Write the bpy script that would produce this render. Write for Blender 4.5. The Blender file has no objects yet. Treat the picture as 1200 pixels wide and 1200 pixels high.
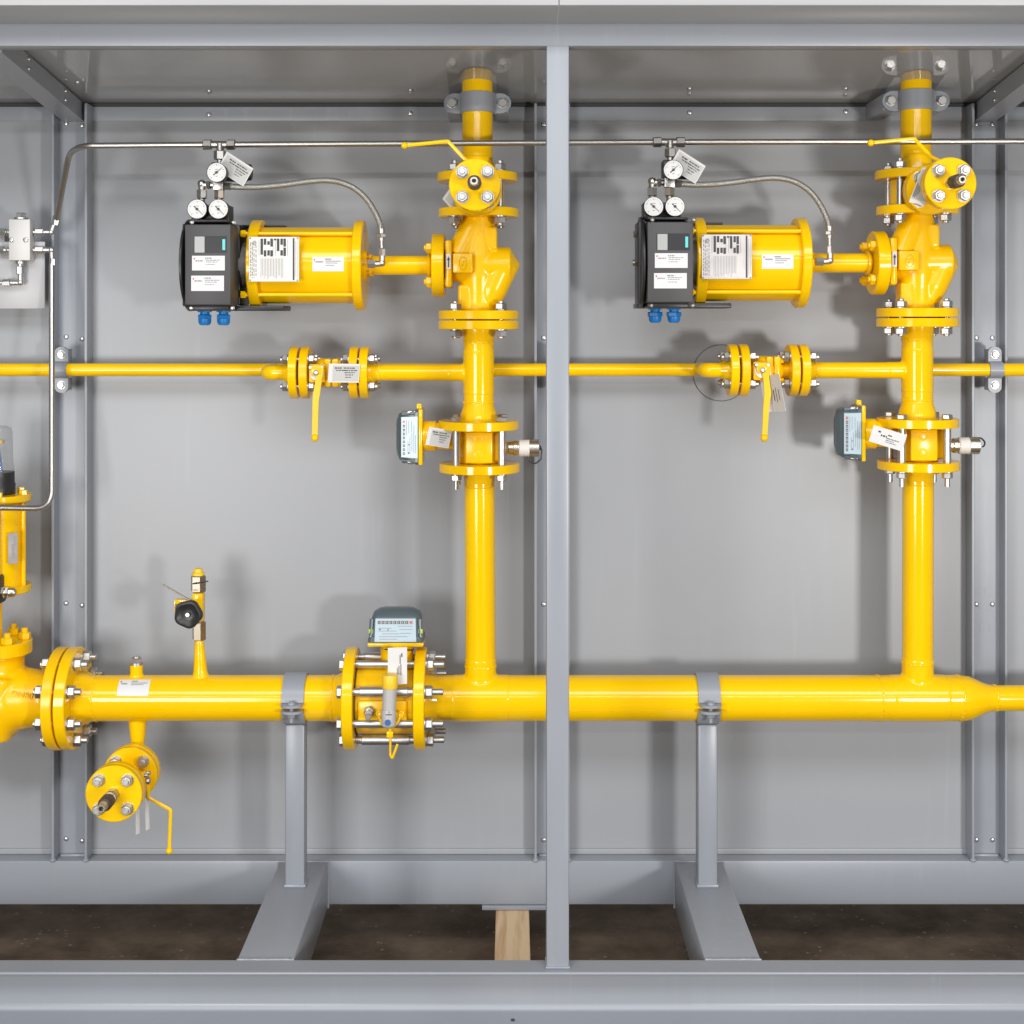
import bpy, bmesh, math, random
from mathutils import Vector, Matrix
random.seed(7)
SC = bpy.context.scene
COL = SC.collection
PI = math.pi
F, XV, YV, DC, ZC = 1700.0, 600.0, 380.0, 2.87, 1.31      # focal length in px, horizon, camera distance / height
S0 = DC / F                                               # metres per px in the pipe plane (Y = 0)
OFF = Vector((0, 0, 0))                                   # offset of the bay being built

def W(px, py, Y=0.0):
    d = Y + DC
    return Vector(((px - XV) / F * d, Y, ZC - (py - YV) / F * d)) + OFF
X = Vector((1, 0, 0)); YF = Vector((0, -1, 0)); Z = Vector((0, 0, 1))

# ------------------------------------------------------------------ materials
def new_mat(name):
    m = bpy.data.materials.new(name); m.use_nodes = True
    return m, m.node_tree, m.node_tree.nodes['Principled BSDF']
def mat(name, col, rough=.5, metal=0.0, spec=.5, var=0.0, scale=6.0, bump=0.0, bscale=250.0, coat=0.0, scuff=0.0, sc=(60, 60, 5)):
    m, nt, b = new_mat(name)
    b.inputs['Base Color'].default_value = (*col, 1)
    b.inputs['Roughness'].default_value = rough
    b.inputs['Metallic'].default_value = metal
    b.inputs['Specular IOR Level'].default_value = spec
    if coat:
        b.inputs['Coat Weight'].default_value = coat; b.inputs['Coat Roughness'].default_value = .08
    tc = nt.nodes.new('ShaderNodeTexCoord')
    if var:
        n = nt.nodes.new('ShaderNodeTexNoise'); n.inputs['Scale'].default_value = scale; n.inputs['Detail'].default_value = 6
        r = nt.nodes.new('ShaderNodeValToRGB')
        r.color_ramp.elements[0].position = .3; r.color_ramp.elements[1].position = .72
        r.color_ramp.elements[0].color = (*[c * (1 - var) for c in col], 1)
        r.color_ramp.elements[1].color = (*[min(1, c * (1 + var)) for c in col], 1)
        nt.links.new(tc.outputs['Object'], n.inputs['Vector']); nt.links.new(n.outputs['Fac'], r.inputs['Fac'])
        nt.links.new(r.outputs['Color'], b.inputs['Base Color'])
        if scuff:                                       # faint rubbed streaks and dust, part of the paint
            mp = nt.nodes.new('ShaderNodeMapping'); mp.inputs['Scale'].default_value = sc
            n4 = nt.nodes.new('ShaderNodeTexNoise'); n4.inputs['Scale'].default_value = 1; n4.inputs['Detail'].default_value = 8; n4.inputs['Distortion'].default_value = .4
            n5 = nt.nodes.new('ShaderNodeTexNoise'); n5.inputs['Scale'].default_value = 4; n5.inputs['Detail'].default_value = 3
            r4 = nt.nodes.new('ShaderNodeMapRange'); r4.inputs['From Min'].default_value = .56; r4.inputs['From Max'].default_value = .72
            r5 = nt.nodes.new('ShaderNodeMapRange'); r5.inputs['From Min'].default_value = .45; r5.inputs['From Max'].default_value = .65; r5.inputs['To Max'].default_value = scuff
            m4 = nt.nodes.new('ShaderNodeMath'); m4.operation = 'MULTIPLY'; mx = nt.nodes.new('ShaderNodeMixRGB')
            mx.inputs['Color2'].default_value = (*[min(1, c * 1.5 + .03) for c in col], 1)
            nt.links.new(tc.outputs['Object'], mp.inputs[0]); nt.links.new(mp.outputs[0], n4.inputs['Vector']); nt.links.new(tc.outputs['Object'], n5.inputs['Vector'])
            nt.links.new(n4.outputs['Fac'], r4.inputs['Value']); nt.links.new(n5.outputs['Fac'], r5.inputs['Value'])
            nt.links.new(r4.outputs[0], m4.inputs[0]); nt.links.new(r5.outputs[0], m4.inputs[1]); nt.links.new(m4.outputs[0], mx.inputs['Fac'])
            nt.links.new(r.outputs['Color'], mx.inputs['Color1']); nt.links.new(mx.outputs['Color'], b.inputs['Base Color'])
        mr = nt.nodes.new('ShaderNodeMapRange')
        mr.inputs['To Min'].default_value = max(.03, rough - .03); mr.inputs['To Max'].default_value = rough + .03
        nt.links.new(n.outputs['Fac'], mr.inputs['Value']); nt.links.new(mr.outputs['Result'], b.inputs['Roughness'])
    if bump:
        n2 = nt.nodes.new('ShaderNodeTexNoise'); n2.inputs['Scale'].default_value = bscale; n2.inputs['Detail'].default_value = 3
        bp = nt.nodes.new('ShaderNodeBump'); bp.inputs['Strength'].default_value = bump; bp.inputs['Distance'].default_value = .002
        nt.links.new(tc.outputs['Object'], n2.inputs['Vector']); nt.links.new(n2.outputs['Fac'], bp.inputs['Height'])
        nt.links.new(bp.outputs['Normal'], b.inputs['Normal'])
    return m
GREY = mat('grey_paint', (.285, .305, .340), .34, var=.05, scale=3, bump=.03, bscale=60, scuff=.14)
PANEL = mat('panel_paint', (.325, .338, .360), .38, var=.05, scale=1.6, bump=.07, bscale=4, scuff=.10, sc=(45, 45, 2.5))
ROOFM = mat('roof_paint', (.335, .345, .36), .05, spec=.8, bump=.004, bscale=12)
FASC = mat('fascia_paint', (.42, .42, .43), .35, var=.03, scale=3)
YEL = mat('yellow_paint', (.93, .555, .001), .13, spec=.45, var=.03, scale=7, bump=.02, bscale=110, scuff=.12, sc=(90, 90, 30))
YELC = mat('yellow_cast_paint', (.92, .532, .001), .23, spec=.4, var=.03, scale=12, bump=.07, bscale=260)
YELP = mat('yellow_plastic', (.88, .56, .03), .4)
ZINC = mat('zinc_plated_steel', (.60, .60, .60), .40, 1.0)
STEEL = mat('stainless_steel', (.50, .48, .455), .34, 1.0)
ALU = mat('aluminium_block', (.64, .63, .61), .55, .25, var=.02, scale=20)
BRONZE = mat('bronze_steel', (.52, .46, .37), .36, 1.0)
NICK = mat('nickel_brass', (.68, .63, .55), .30, 1.0)
BLK = mat('black_plastic', (.018, .018, .019), .38, bump=.08, bscale=400)
DKG = mat('dark_grey_plastic', (.058, .056, .058), .5, bump=.10, bscale=500)
DKGL = mat('dark_grey_gloss', (.045, .044, .047), .2)
LCD = mat('grey_display', (.42, .43, .42), .25)
CYAN = mat('turquoise_mark', (.12, .62, .62), .4)
BLUE = mat('blue_nylon', (.005, .19, .56), .4)
WHT = mat('white_label', (.70, .70, .70), .5)
CARD = mat('paper_tag', (.68, .67, .655), .65, var=.04, scale=30)
PRNT = mat('tag_print_field', (.50, .495, .47), .55)
INK = mat('dark_ink', (.05, .05, .055), .6)
INKG = mat('grey_ink', (.28, .28, .29), .6)
RED = mat('red_ink', (.62, .09, .06), .6)
DIAL = mat('dial_white', (.68, .68, .66), .5)
SLATE = mat('slate_plastic', (.085, .115, .13), .28)
FACE = mat('counter_face', (.46, .57, .64), .3)
GREEN = mat('green_seal', (.50, .74, .03), .4)
GASK = mat('gasket', (.04, .04, .04), .7)
GROM = mat('dark_rubber', (.05, .035, .03), .5)
WPLATE = mat('cream_plate', (.74, .72, .67), .4)
PLATE = mat('brushed_plate', (.66, .62, .60), .30, .85, var=.14, scale=25)
CREAM = mat('cream_band', (.70, .67, .62), .5)
GREYT = mat('grey_polymer', (.45, .44, .43), .4)
def glass(name, col, a=.25):
    m, nt, b = new_mat(name)
    b.inputs['Base Color'].default_value = (*col, 1); b.inputs['Roughness'].default_value = .06
    b.inputs['Alpha'].default_value = a
    return m
GLS = glass('smoky_clear_cap', (.30, .31, .31), .30)
def braid():
    m, nt, b = new_mat('braided_steel')
    b.inputs['Metallic'].default_value = .8; b.inputs['Roughness'].default_value = .36
    uv = nt.nodes.new('ShaderNodeUVMap'); sp = nt.nodes.new('ShaderNodeSeparateXYZ'); nt.links.new(uv.outputs[0], sp.inputs[0])
    def wave(sgn):
        a = nt.nodes.new('ShaderNodeMath'); a.operation = 'MULTIPLY_ADD'; a.inputs[1].default_value = sgn
        nt.links.new(sp.outputs[1], a.inputs[0]); nt.links.new(sp.outputs[0], a.inputs[2])
        s = nt.nodes.new('ShaderNodeMath'); s.operation = 'SINE'; nt.links.new(a.outputs[0], s.inputs[0]); return s
    mx = nt.nodes.new('ShaderNodeMath'); mx.operation = 'MAXIMUM'
    nt.links.new(wave(1).outputs[0], mx.inputs[0]); nt.links.new(wave(-1).outputs[0], mx.inputs[1])
    r = nt.nodes.new('ShaderNodeValToRGB'); r.color_ramp.elements[0].color = (.12, .115, .09, 1); r.color_ramp.elements[1].color = (.66, .66, .63, 1)
    r.color_ramp.elements[0].position = .1; r.color_ramp.elements[1].position = .7
    nt.links.new(mx.outputs[0], r.inputs['Fac']); nt.links.new(r.outputs['Color'], b.inputs['Base Color'])
    bp = nt.nodes.new('ShaderNodeBump'); bp.inputs['Strength'].default_value = .5; bp.inputs['Distance'].default_value = .001
    nt.links.new(mx.outputs[0], bp.inputs['Height']); nt.links.new(bp.outputs['Normal'], b.inputs['Normal'])
    return m
BRAID = braid()
def woodm():
    m, nt, b = new_mat('pine_wood')
    b.inputs['Roughness'].default_value = .7
    tc = nt.nodes.new('ShaderNodeTexCoord'); mp = nt.nodes.new('ShaderNodeMapping')
    mp.inputs['Scale'].default_value = (34, 2.2, 34)
    n = nt.nodes.new('ShaderNodeTexNoise'); n.inputs['Scale'].default_value = 1.6; n.inputs['Detail'].default_value = 5; n.inputs['Distortion'].default_value = .7
    r = nt.nodes.new('ShaderNodeValToRGB')
    r.color_ramp.elements[0].color = (.62, .38, .18, 1); r.color_ramp.elements[1].color = (.88, .64, .40, 1)
    r.color_ramp.elements[0].position = .33; r.color_ramp.elements[1].position = .55
    nt.links.new(tc.outputs['Object'], mp.inputs[0]); nt.links.new(mp.outputs[0], n.inputs['Vector'])
    nt.links.new(n.outputs['Fac'], r.inputs['Fac']); nt.links.new(r.outputs['Color'], b.inputs['Base Color'])
    return m
WOOD = woodm()
def floorm():
    m, nt, b = new_mat('workshop_floor')
    b.inputs['Roughness'].default_value = .8; b.inputs['Specular IOR Level'].default_value = .18
    tc = nt.nodes.new('ShaderNodeTexCoord')
    n = nt.nodes.new('ShaderNodeTexNoise'); n.inputs['Scale'].default_value = 7; n.inputs['Detail'].default_value = 9; n.inputs['Roughness'].default_value = .65
    r = nt.nodes.new('ShaderNodeValToRGB')
    r.color_ramp.elements[0].color = (.080, .056, .037, 1); r.color_ramp.elements[1].color = (.20, .145, .10, 1)
    r.color_ramp.elements[0].position = .35; r.color_ramp.elements[1].position = .7
    v = nt.nodes.new('ShaderNodeTexVoronoi'); v.inputs['Scale'].default_value = 42
    r2 = nt.nodes.new('ShaderNodeValToRGB'); r2.color_ramp.elements[0].color = (1, 1, 1, 1); r2.color_ramp.elements[1].color = (0, 0, 0, 1)
    r2.color_ramp.elements[0].position = .06; r2.color_ramp.elements[1].position = .20
    n3 = nt.nodes.new('ShaderNodeTexNoise'); n3.inputs['Scale'].default_value = 9
    r3 = nt.nodes.new('ShaderNodeValToRGB'); r3.color_ramp.elements[0].position = .47; r3.color_ramp.elements[1].position = .56
    mu = nt.nodes.new('ShaderNodeMath'); mu.operation = 'MULTIPLY'
    mx = nt.nodes.new('ShaderNodeMixRGB'); mx.inputs['Color2'].default_value = (.27, .23, .185, 1)
    for x in (n, v, n3): nt.links.new(tc.outputs['Object'], x.inputs['Vector'])
    nt.links.new(n.outputs['Fac'], r.inputs['Fac']); nt.links.new(v.outputs['Distance'], r2.inputs['Fac']); nt.links.new(n3.outputs['Fac'], r3.inputs['Fac'])
    nt.links.new(r2.outputs['Color'], mu.inputs[0]); nt.links.new(r3.outputs['Color'], mu.inputs[1])
    nt.links.new(mu.outputs[0], mx.inputs['Fac']); nt.links.new(r.outputs['Color'], mx.inputs['Color1'])
    nt.links.new(mx.outputs['Color'], b.inputs['Base Color'])
    bp = nt.nodes.new('ShaderNodeBump'); bp.inputs['Strength'].default_value = .3; bp.inputs['Distance'].default_value = .004
    nt.links.new(n.outputs['Fac'], bp.inputs['Height']); nt.links.new(bp.outputs['Normal'], b.inputs['Normal'])
    return m
FLOORM = floorm()

# ------------------------------------------------------------------ mesh builder
def frame(a):
    a = a.normalized()
    t = Z if abs(a.z) < .9 else X
    u = t.cross(a).normalized()
    return a, u, a.cross(u)
class MB:
    def __init__(s): s.v = []; s.f = []; s.mi = []; s.uv = None
    def add(s, vs, fs, m=0):
        n = len(s.v); s.v += [Vector(p) for p in vs]; s.f += [tuple(i + n for i in f) for f in fs]; s.mi += [m] * len(fs); return s
    def lathe(s, o, axis, prof, seg=40, m=0, rot=0.0, cap=True):
        """prof: list of (distance along axis, radius)"""
        a, u, w = frame(axis); vs = []; fs = []
        for t, r in prof:
            for k in range(seg):
                an = rot + 2 * PI * k / seg
                vs.append(o + a * t + (u * math.cos(an) + w * math.sin(an)) * r)
        for i in range(len(prof) - 1):
            for k in range(seg):
                k2 = (k + 1) % seg
                fs.append((i * seg + k, i * seg + k2, (i + 1) * seg + k2, (i + 1) * seg + k))
        if cap:
            fs.append(tuple(reversed(range(seg)))); fs.append(tuple((len(prof) - 1) * seg + k for k in range(seg)))
        return s.add(vs, fs, m)
    def cyl(s, p, q, r, r2=None, seg=32, m=0, ch=0.0):
        p = Vector(p); q = Vector(q); L = (q - p).length; r2 = r if r2 is None else r2
        pr = [(0, r), (L, r2)] if not ch else [(0, r - ch), (ch, r), (L - ch, r2), (L, r2 - ch)]
        return s.lathe(p, q - p, pr, seg, m)
    def hexa(s, p, q, af, m=0, rot=0.0):
        p = Vector(p); q = Vector(q); L = (q - p).length; r = af / math.sqrt(3); c = min(L * .16, r * .14)
        return s.lathe(p, q - p, [(0, r - c), (c, r), (L - c, r), (L, r - c)], 6, m, rot)
    def ring(s, o, axis, R, r, m=0, seg=40, k=8):
        a, u, w = frame(axis); vs = []; fs = []
        for i in range(seg):
            an = 2 * PI * i / seg; d = u * math.cos(an) + w * math.sin(an)
            for j in range(k):
                b = 2 * PI * j / k; vs.append(o + d * (R + r * math.cos(b)) + a * r * math.sin(b))
        for i in range(seg):
            for j in range(k):
                i2 = (i + 1) % seg; j2 = (j + 1) % k
                fs.append((i * k + j, i2 * k + j, i2 * k + j2, i * k + j2))
        return s.add(vs, fs, m)
    def ball(s, o, r, m=0, n=16, sx=1, sy=1, sz=1):
        vs = [o + Vector((0, 0, r * sz))]; fs = []
        for i in range(1, n):
            for k in range(2 * n):
                t = PI * i / n; p = PI * k / n
                vs.append(o + Vector((r * sx * math.sin(t) * math.cos(p), r * sy * math.sin(t) * math.sin(p), r * sz * math.cos(t))))
        vs.append(o - Vector((0, 0, r * sz))); L = len(vs) - 1; q = 2 * n
        for k in range(q):
            fs.append((0, 1 + k, 1 + (k + 1) % q)); fs.append((L, 1 + (n - 2) * q + (k + 1) % q, 1 + (n - 2) * q + k))
            for i in range(n - 2):
                fs.append((1 + i * q + k, 1 + (i + 1) * q + k, 1 + (i + 1) * q + (k + 1) % q, 1 + i * q + (k + 1) % q))
        return s.add(vs, fs, m)
    def box(s, c, size, m=0, bev=0.0, M=None, seg=2):
        bm = bmesh.new(); bmesh.ops.create_cube(bm, size=1.0)
        for v in bm.verts: v.co = Vector((v.co.x * size[0], v.co.y * size[1], v.co.z * size[2]))
        if bev: bmesh.ops.bevel(bm, geom=bm.edges[:], offset=bev, segments=seg, profile=.5, affect='EDGES')
        bm.verts.index_update(); c = Vector(c)
        vs = [c + ((M @ v.co) if M is not None else v.co) for v in bm.verts]
        fs = [tuple(v.index for v in f.verts) for f in bm.faces]; bm.free()
        return s.add(vs, fs, m)
    def span(s, a, b, m=0, bev=0.0):
        a = Vector(a); b = Vector(b); d = b - a
        return s.box((a + b) / 2, (abs(d.x), abs(d.y), abs(d.z)), m, bev)
    def prism(s, pts, off, m=0):
        n = len(pts); off = Vector(off)
        return s.add([Vector(p) for p in pts] + [Vector(p) + off for p in pts],
                     [tuple(reversed(range(n))), tuple(range(n, 2 * n))] + [(i, (i + 1) % n, n + (i + 1) % n, n + i) for i in range(n)], m)
    def quad(s, o, u, w, m=0): return s.add([o, o + u, o + u + w, o + w], [(0, 1, 2, 3)], m)
    def tube(s, pts, r, bend=0.0, seg=16, m=0, flat=None, uvs=False):
        P = [Vector(p) for p in pts]; path = [P[0]]
        for i in range(1, len(P) - 1):
            a = (P[i - 1] - P[i]); b = (P[i + 1] - P[i]); la, lb = a.length, b.length; a.normalize(); b.normalize()
            if not bend: path.append(P[i]); continue
            ang = a.angle(b); t = min(bend / math.tan(ang / 2), la * .49, lb * .49) if ang < PI - .01 else 0
            if t <= 0: path.append(P[i]); continue
            p0 = P[i] + a * t; p1 = P[i] + b * t
            for k in range(9):
                q = k / 8; path.append(p0 * (1 - q) ** 2 + P[i] * 2 * q * (1 - q) + p1 * q * q)
        path.append(P[-1]); n = len(path); tg = [(path[min(i + 1, n - 1)] - path[max(i - 1, 0)]).normalized() for i in range(n)]
        _, u, w = frame(tg[0]); vs = []; fs = []; L = 0; lens = [0]
        for i in range(n):
            u = (u - tg[i] * u.dot(tg[i])).normalized(); w = tg[i].cross(u)
            if i: L += (path[i] - path[i - 1]).length; lens.append(L)
            for k in range(seg):
                an = 2 * PI * k / seg
                ru, rw = (r, r) if flat is None else (flat[0], flat[1])
                vs.append(path[i] + u * math.cos(an) * ru + w * math.sin(an) * rw)
        for i in range(n - 1):
            for k in range(seg): fs.append((i * seg + k, i * seg + (k + 1) % seg, (i + 1) * seg + (k + 1) % seg, (i + 1) * seg + k))
        if uvs: s.uv = (seg, lens)
        fs += [tuple(reversed(range(seg))), tuple((n - 1) * seg + k for k in range(seg))]
        return s.add(vs, fs, m)
    def patch(s, o, r, x0, x1, a0, a1, m=0, n=10, th=.0004):
        """thin sticker wrapped on a cylinder along X; angle 0 faces the front, positive goes up"""
        vs = []; fs = []
        for lay in (r, r + th):
            for i in range(n + 1):
                a = a0 + (a1 - a0) * i / n
                for x in (x0, x1): vs.append(Vector((x, o.y - lay * math.cos(a), o.z + lay * math.sin(a))))
        q = 2 * (n + 1)
        for i in range(n):
            fs.append((q + 2 * i, q + 2 * i + 1, q + 2 * i + 3, q + 2 * i + 2)); fs.append((2 * i, 2 * i + 2, 2 * i + 3, 2 * i + 1))
            fs.append((2 * i, q + 2 * i, q + 2 * i + 2, 2 * i + 2)); fs.append((2 * i + 1, 2 * i + 3, q + 2 * i + 3, q + 2 * i + 1))
        fs += [(0, 1, q + 1, q), (2 * n, q + 2 * n, q + 2 * n + 1, 2 * n + 1)]
        return s.add(vs, fs, m)
    def mesh(s, name, mats, o=Vector((0, 0, 0)), ang=33):
        me = bpy.data.meshes.new(name); me.from_pydata([tuple(v - o) for v in s.v], [], s.f)
        for m in (mats if isinstance(mats, (list, tuple)) else [mats]): me.materials.append(m)
        for p, i in zip(me.polygons, s.mi): p.material_index = i; p.use_smooth = True
        if s.uv:
            seg, lens = s.uv; ul = me.uv_layers.new(name='UVMap')
            for p in me.polygons:
                for li in p.loop_indices:
                    vi = me.loops[li].vertex_index; i, k = divmod(vi, seg)
                    ul.data[li].uv = (k / seg * 2 * PI * 6, lens[min(i, len(lens) - 1)] * 2300)
        bm = bmesh.new(); bm.from_mesh(me); bmesh.ops.recalc_face_normals(bm, faces=bm.faces[:])
        lim = math.radians(ang)
        for e in bm.edges:
            e.smooth = len(e.link_faces) == 2 and e.calc_face_angle(0) < lim
        bm.to_mesh(me); bm.free(); return me
    def build(s, name, mats, parent=None, label=None):
        base = WL[parent.name] if parent else Vector((0, 0, 0))
        me = s.mesh(name, mats, base); o = bpy.data.objects.new(name, me); COL.objects.link(o)
        if parent: o.parent = parent
        WL[o.name] = base.copy()
        if label: o['label'] = label
        return o
WL = {}
def thing(name, label, cat, loc, group=None):
    o = bpy.data.objects.new(name, None); COL.objects.link(o); o.location = loc; o.empty_display_size = .03
    o['label'] = label; o['category'] = cat
    if group: o['group'] = group
    WL[o.name] = Vector(loc); return o
def solo(mb, name, mats, label, cat, group=None, kind=None):
    """a thing that is one mesh; its origin sits at its base"""
    lo = Vector((sum(v.x for v in mb.v) / len(mb.v), sum(v.y for v in mb.v) / len(mb.v), min(v.z for v in mb.v)))
    o = bpy.data.objects.new(name, mb.mesh(name, mats, lo)); COL.objects.link(o); o.location = lo
    WL[o.name] = lo; o['label'] = label
    if kind: o['kind'] = kind
    else: o['category'] = cat
    if group: o['group'] = group
    return o
def repeat(name, mesh, parent, pts):
    """one object per point, sharing the mesh; points in world space"""
    out = []
    for p in pts:
        o = bpy.data.objects.new(name, mesh); COL.objects.link(o); o.parent = parent; o.location = p - WL[parent.name]
        WL[o.name] = Vector(p); out.append(o)
    return out
def cast(mb, name, mt, parent, vox=.0026, it=9):
    o = mb.build(name, mt, parent)
    r = o.modifiers.new('remesh', 'REMESH'); r.mode = 'VOXEL'; r.voxel_size = vox; r.use_smooth_shade = True
    s = o.modifiers.new('smooth', 'SMOOTH'); s.factor = .5; s.iterations = it
    return o
def disc(mb, o, axis, r, t, ch=.0012, seg=56, m=0, hole=0):
    return mb.lathe(o, axis, [(0, r - ch), (ch, r), (t - ch, r), (t, r - ch)], seg, m)
def circ(o, axis, R, n, ph):
    a, u, w = frame(axis)
    return [o + (u * math.cos(ph + 2 * PI * k / n) + w * math.sin(ph + 2 * PI * k / n)) * R for k in range(n)]
BOLT = {}
def bolt_mesh(axis, L, af, e0, e1, head=False, mt=None, wash=True, rot=0.0, nh=None):
    """stud through a joint of thickness L starting at the local origin: washers, nut (or head), thread ends"""
    key = (tuple(round(c, 3) for c in axis), round(L, 4), af, e0, e1, head, mt.name if mt else '', wash, round(rot, 2))
    if key in BOLT: return BOLT[key]
    a = axis.normalized(); b = MB(); O = Vector((0, 0, 0)); h = nh or af * .62; d = af * .31; w = .0018 if wash else 0
    b.cyl(O - a * (w + h + e0), O + a * (L + w + h + e1), d, seg=14, ch=.0008)
    if wash:
        b.cyl(O - a * w, O, af * .62, seg=24); b.cyl(O + a * L, O + a * (L + w), af * .62, seg=24)
    b.hexa(O - a * (w + h), O - a * w, af, rot=rot); b.hexa(O + a * (L + w), O + a * (L + w + h), af, rot=rot + .2)
    BOLT[key] = b.mesh('bolt', mt or ZINC); return BOLT[key]
def words(mb, o, u, w, rows, m=1, sz=.5, n=None):
    """unreadable small print: rows of short dashes; o = top-left corner, u = width vector, w = downward vector"""
    nrm = u.cross(w).normalized() * -.00025
    if nrm.y > 0: nrm = -nrm
    for k, (x0, x1, y, hgt) in enumerate(rows):
        x = x0
        while x < x1 - .01:
            L = min(random.uniform(.04, .12) * sz * 2, x1 - x)
            mb.quad(o + u * x + w * y + nrm, u * L, w * hgt, m); x += L + .018 * sz * 2
def screw(mb, p, r=.0052, m=0, ax=YF):
    mb.lathe(p, ax, [(0, r), (.0012, r), (.0034, r * .72), (.0042, r * .3)], 16, m)

def text_part(name, body, size, ext, mt, parent, loc, rot, spc=1.0):
    cu = bpy.data.curves.new(name, 'FONT'); cu.body = body; cu.size = size; cu.extrude = ext; cu.space_character = spc; cu.resolution_u = 3
    tmp = bpy.data.objects.new(name, cu); COL.objects.link(tmp)
    me = bpy.data.meshes.new_from_object(tmp.evaluated_get(bpy.context.evaluated_depsgraph_get()))
    bpy.data.objects.remove(tmp); me.materials.clear(); me.materials.append(mt)
    o = bpy.data.objects.new(name, me); COL.objects.link(o); o.parent = parent; o.location = Vector(loc) - WL[parent.name]; o.rotation_euler = rot
    return o
def bead(parent, o, axis, R, r, seg=56):
    m = MB(); n = seg * 2; k = 8; a, u, w = frame(axis); vs = []; fs = []
    for i in range(n):
        an = 2 * PI * i / n; d = u * math.cos(an) + w * math.sin(an)
        rr = r * (1.12 + .30 * math.sin(an * 23 + 1.3 * math.sin(5 * an)) + random.uniform(-.12, .12)); sh = a * r * .5 * math.sin(7 * an + R * 900)
        for j in range(k):
            b = 2 * PI * j / k; vs.append(o + sh + d * (R + rr * math.cos(b)) + a * 1.5 * rr * math.sin(b))
    for i in range(n):
        for j in range(k): fs.append((i * k + j, ((i + 1) % n) * k + j, ((i + 1) % n) * k + (j + 1) % k, i * k + (j + 1) % k))
    m.add(vs, fs); return m.build('weld_bead', YEL, parent)
# ------------------------------------------------------------------ camera, world, lamps
cam = bpy.data.cameras.new('camera'); co = bpy.data.objects.new('camera', cam); COL.objects.link(co)
co.location = (0, -DC, ZC); co.rotation_euler = (PI / 2, 0, 0)
cam.lens = 36 * F / 1200; cam.sensor_width = 36; cam.shift_y = (YV - 600) / 1200; cam.clip_end = 100; cam.clip_start = .05
SC.camera = co
wd = bpy.data.worlds.new('World'); SC.world = wd; wd.use_nodes = True
nt = wd.node_tree; bg = nt.nodes['Background']
tc = nt.nodes.new('ShaderNodeTexCoord'); sp = nt.nodes.new('ShaderNodeSeparateXYZ'); rp = nt.nodes.new('ShaderNodeValToRGB')
nt.links.new(tc.outputs['Generated'], sp.inputs[0]); mr = nt.nodes.new('ShaderNodeMapRange')
mr.inputs['From Min'].default_value = -1; nt.links.new(sp.outputs[2], mr.inputs['Value']); nt.links.new(mr.outputs[0], rp.inputs['Fac'])
e = rp.color_ramp.elements; e[0].position = .45; e[0].color = (.26, .25, .24, 1); e[1].position = .62; e[1].color = (.80, .83, .88, 1)
nt.links.new(rp.outputs['Color'], bg.inputs['Color']); bg.inputs['Strength'].default_value = .38
def area(name, loc, aim, sx, sy, power, col=(1, 1, 1)):
    l = bpy.data.lights.new(name, 'AREA'); l.shape = 'RECTANGLE'; l.size = sx; l.size_y = sy; l.energy = power; l.color = col
    o = bpy.data.objects.new(name, l); COL.objects.link(o); o.location = loc
    o.rotation_euler = (Vector(aim) - Vector(loc)).to_track_quat('-Z', 'Y').to_euler(); return o
area('softbox', (-1.45, -3.0, .85), (-.3, .1, .85), .90, .80, 45, (1, .985, .96))
area('softbox', (1.70, -3.0, .80), (.5, .1, .85), .30, .30, 50, (1, .97, .93))
area('ceiling_strip', (0.1, -4.6, 2.40), (0, 0, .8), 4.2, .05, 24, (.97, .98, 1))
area('ceiling_strip', (-.1, -2.9, 2.95), (0, .2, .4), 4.4, .80, 76, (.97, .98, 1))
vs = SC.view_settings; vs.view_transform = 'Standard'; vs.look = 'None'; vs.exposure = -0.04; vs.gamma = 1; vs.use_curve_mapping = False
SC.display_settings.display_device = 'sRGB'

# ------------------------------------------------------------------ floor, block, enclosure
fl = MB(); fl.add([(-6, -9, 0), (6, -9, 0), (6, 4, 0), (-6, 4, 0)], [(0, 1, 2, 3)])
solo(fl, 'floor', FLOORM, 'brown dusty concrete workshop floor under the grey enclosure', '', kind='structure')
xb = W(581, 0, .12).x; xb2 = W(620, 0, .12).x
wb = MB(); wb.box(((xb + xb2) / 2, -.08, .052), (xb2 - xb, .80, .1035), bev=.003)
solo(wb, 'timber_block', WOOD, 'pale pine timber block lying on the floor under the grey steel base', 'timber block')

YW, YT = .160, .118                                   # wall front face, tips of the wall channels
ZB = .204                                              # top of the base beams
XE = 1.75
def roofz(Y): return 1.7716 + .107 * (YW - Y)
enc = thing('steel_enclosure', 'grey painted open steel enclosure with central post around the yellow pipework', 'enclosure', (0, 0, .1))
edges = [-XE] + [W(p, 0, .14).x for p in (81, 647, 1160)] + [XE]
for a, b in zip(edges[:-1], edges[1:]):
    p = MB(); p.span((a + .0015, YW, ZB - .03), (b - .0015, YW + .003, 1.80)); p.build('back_panel', PANEL, enc)
# roof, two sheets meeting above the post, with fold-down fascia
xs = W(653, 0, -.38).x
for a, b in ((-XE, xs - .0008), (xs + .0008, XE)):
    p = MB(); y0, y1 = -.475, YW + .004
    sec = [(y0, roofz(y0) - .004), (y1, roofz(y1)), (y1, roofz(y1) + .004), (y0 - .0, roofz(y0) + .004)]
    p.prism([(a, y, z) for y, z in sec], (b - a, 0, 0)); p.build('roof_sheet', ROOFM, enc)
    p = MB(); p.span((a, y0 - .004, roofz(y0) - .0035), (b, y0 - .0003, roofz(y0) + .075), bev=.001); p.build('fascia', FASC, enc)
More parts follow.
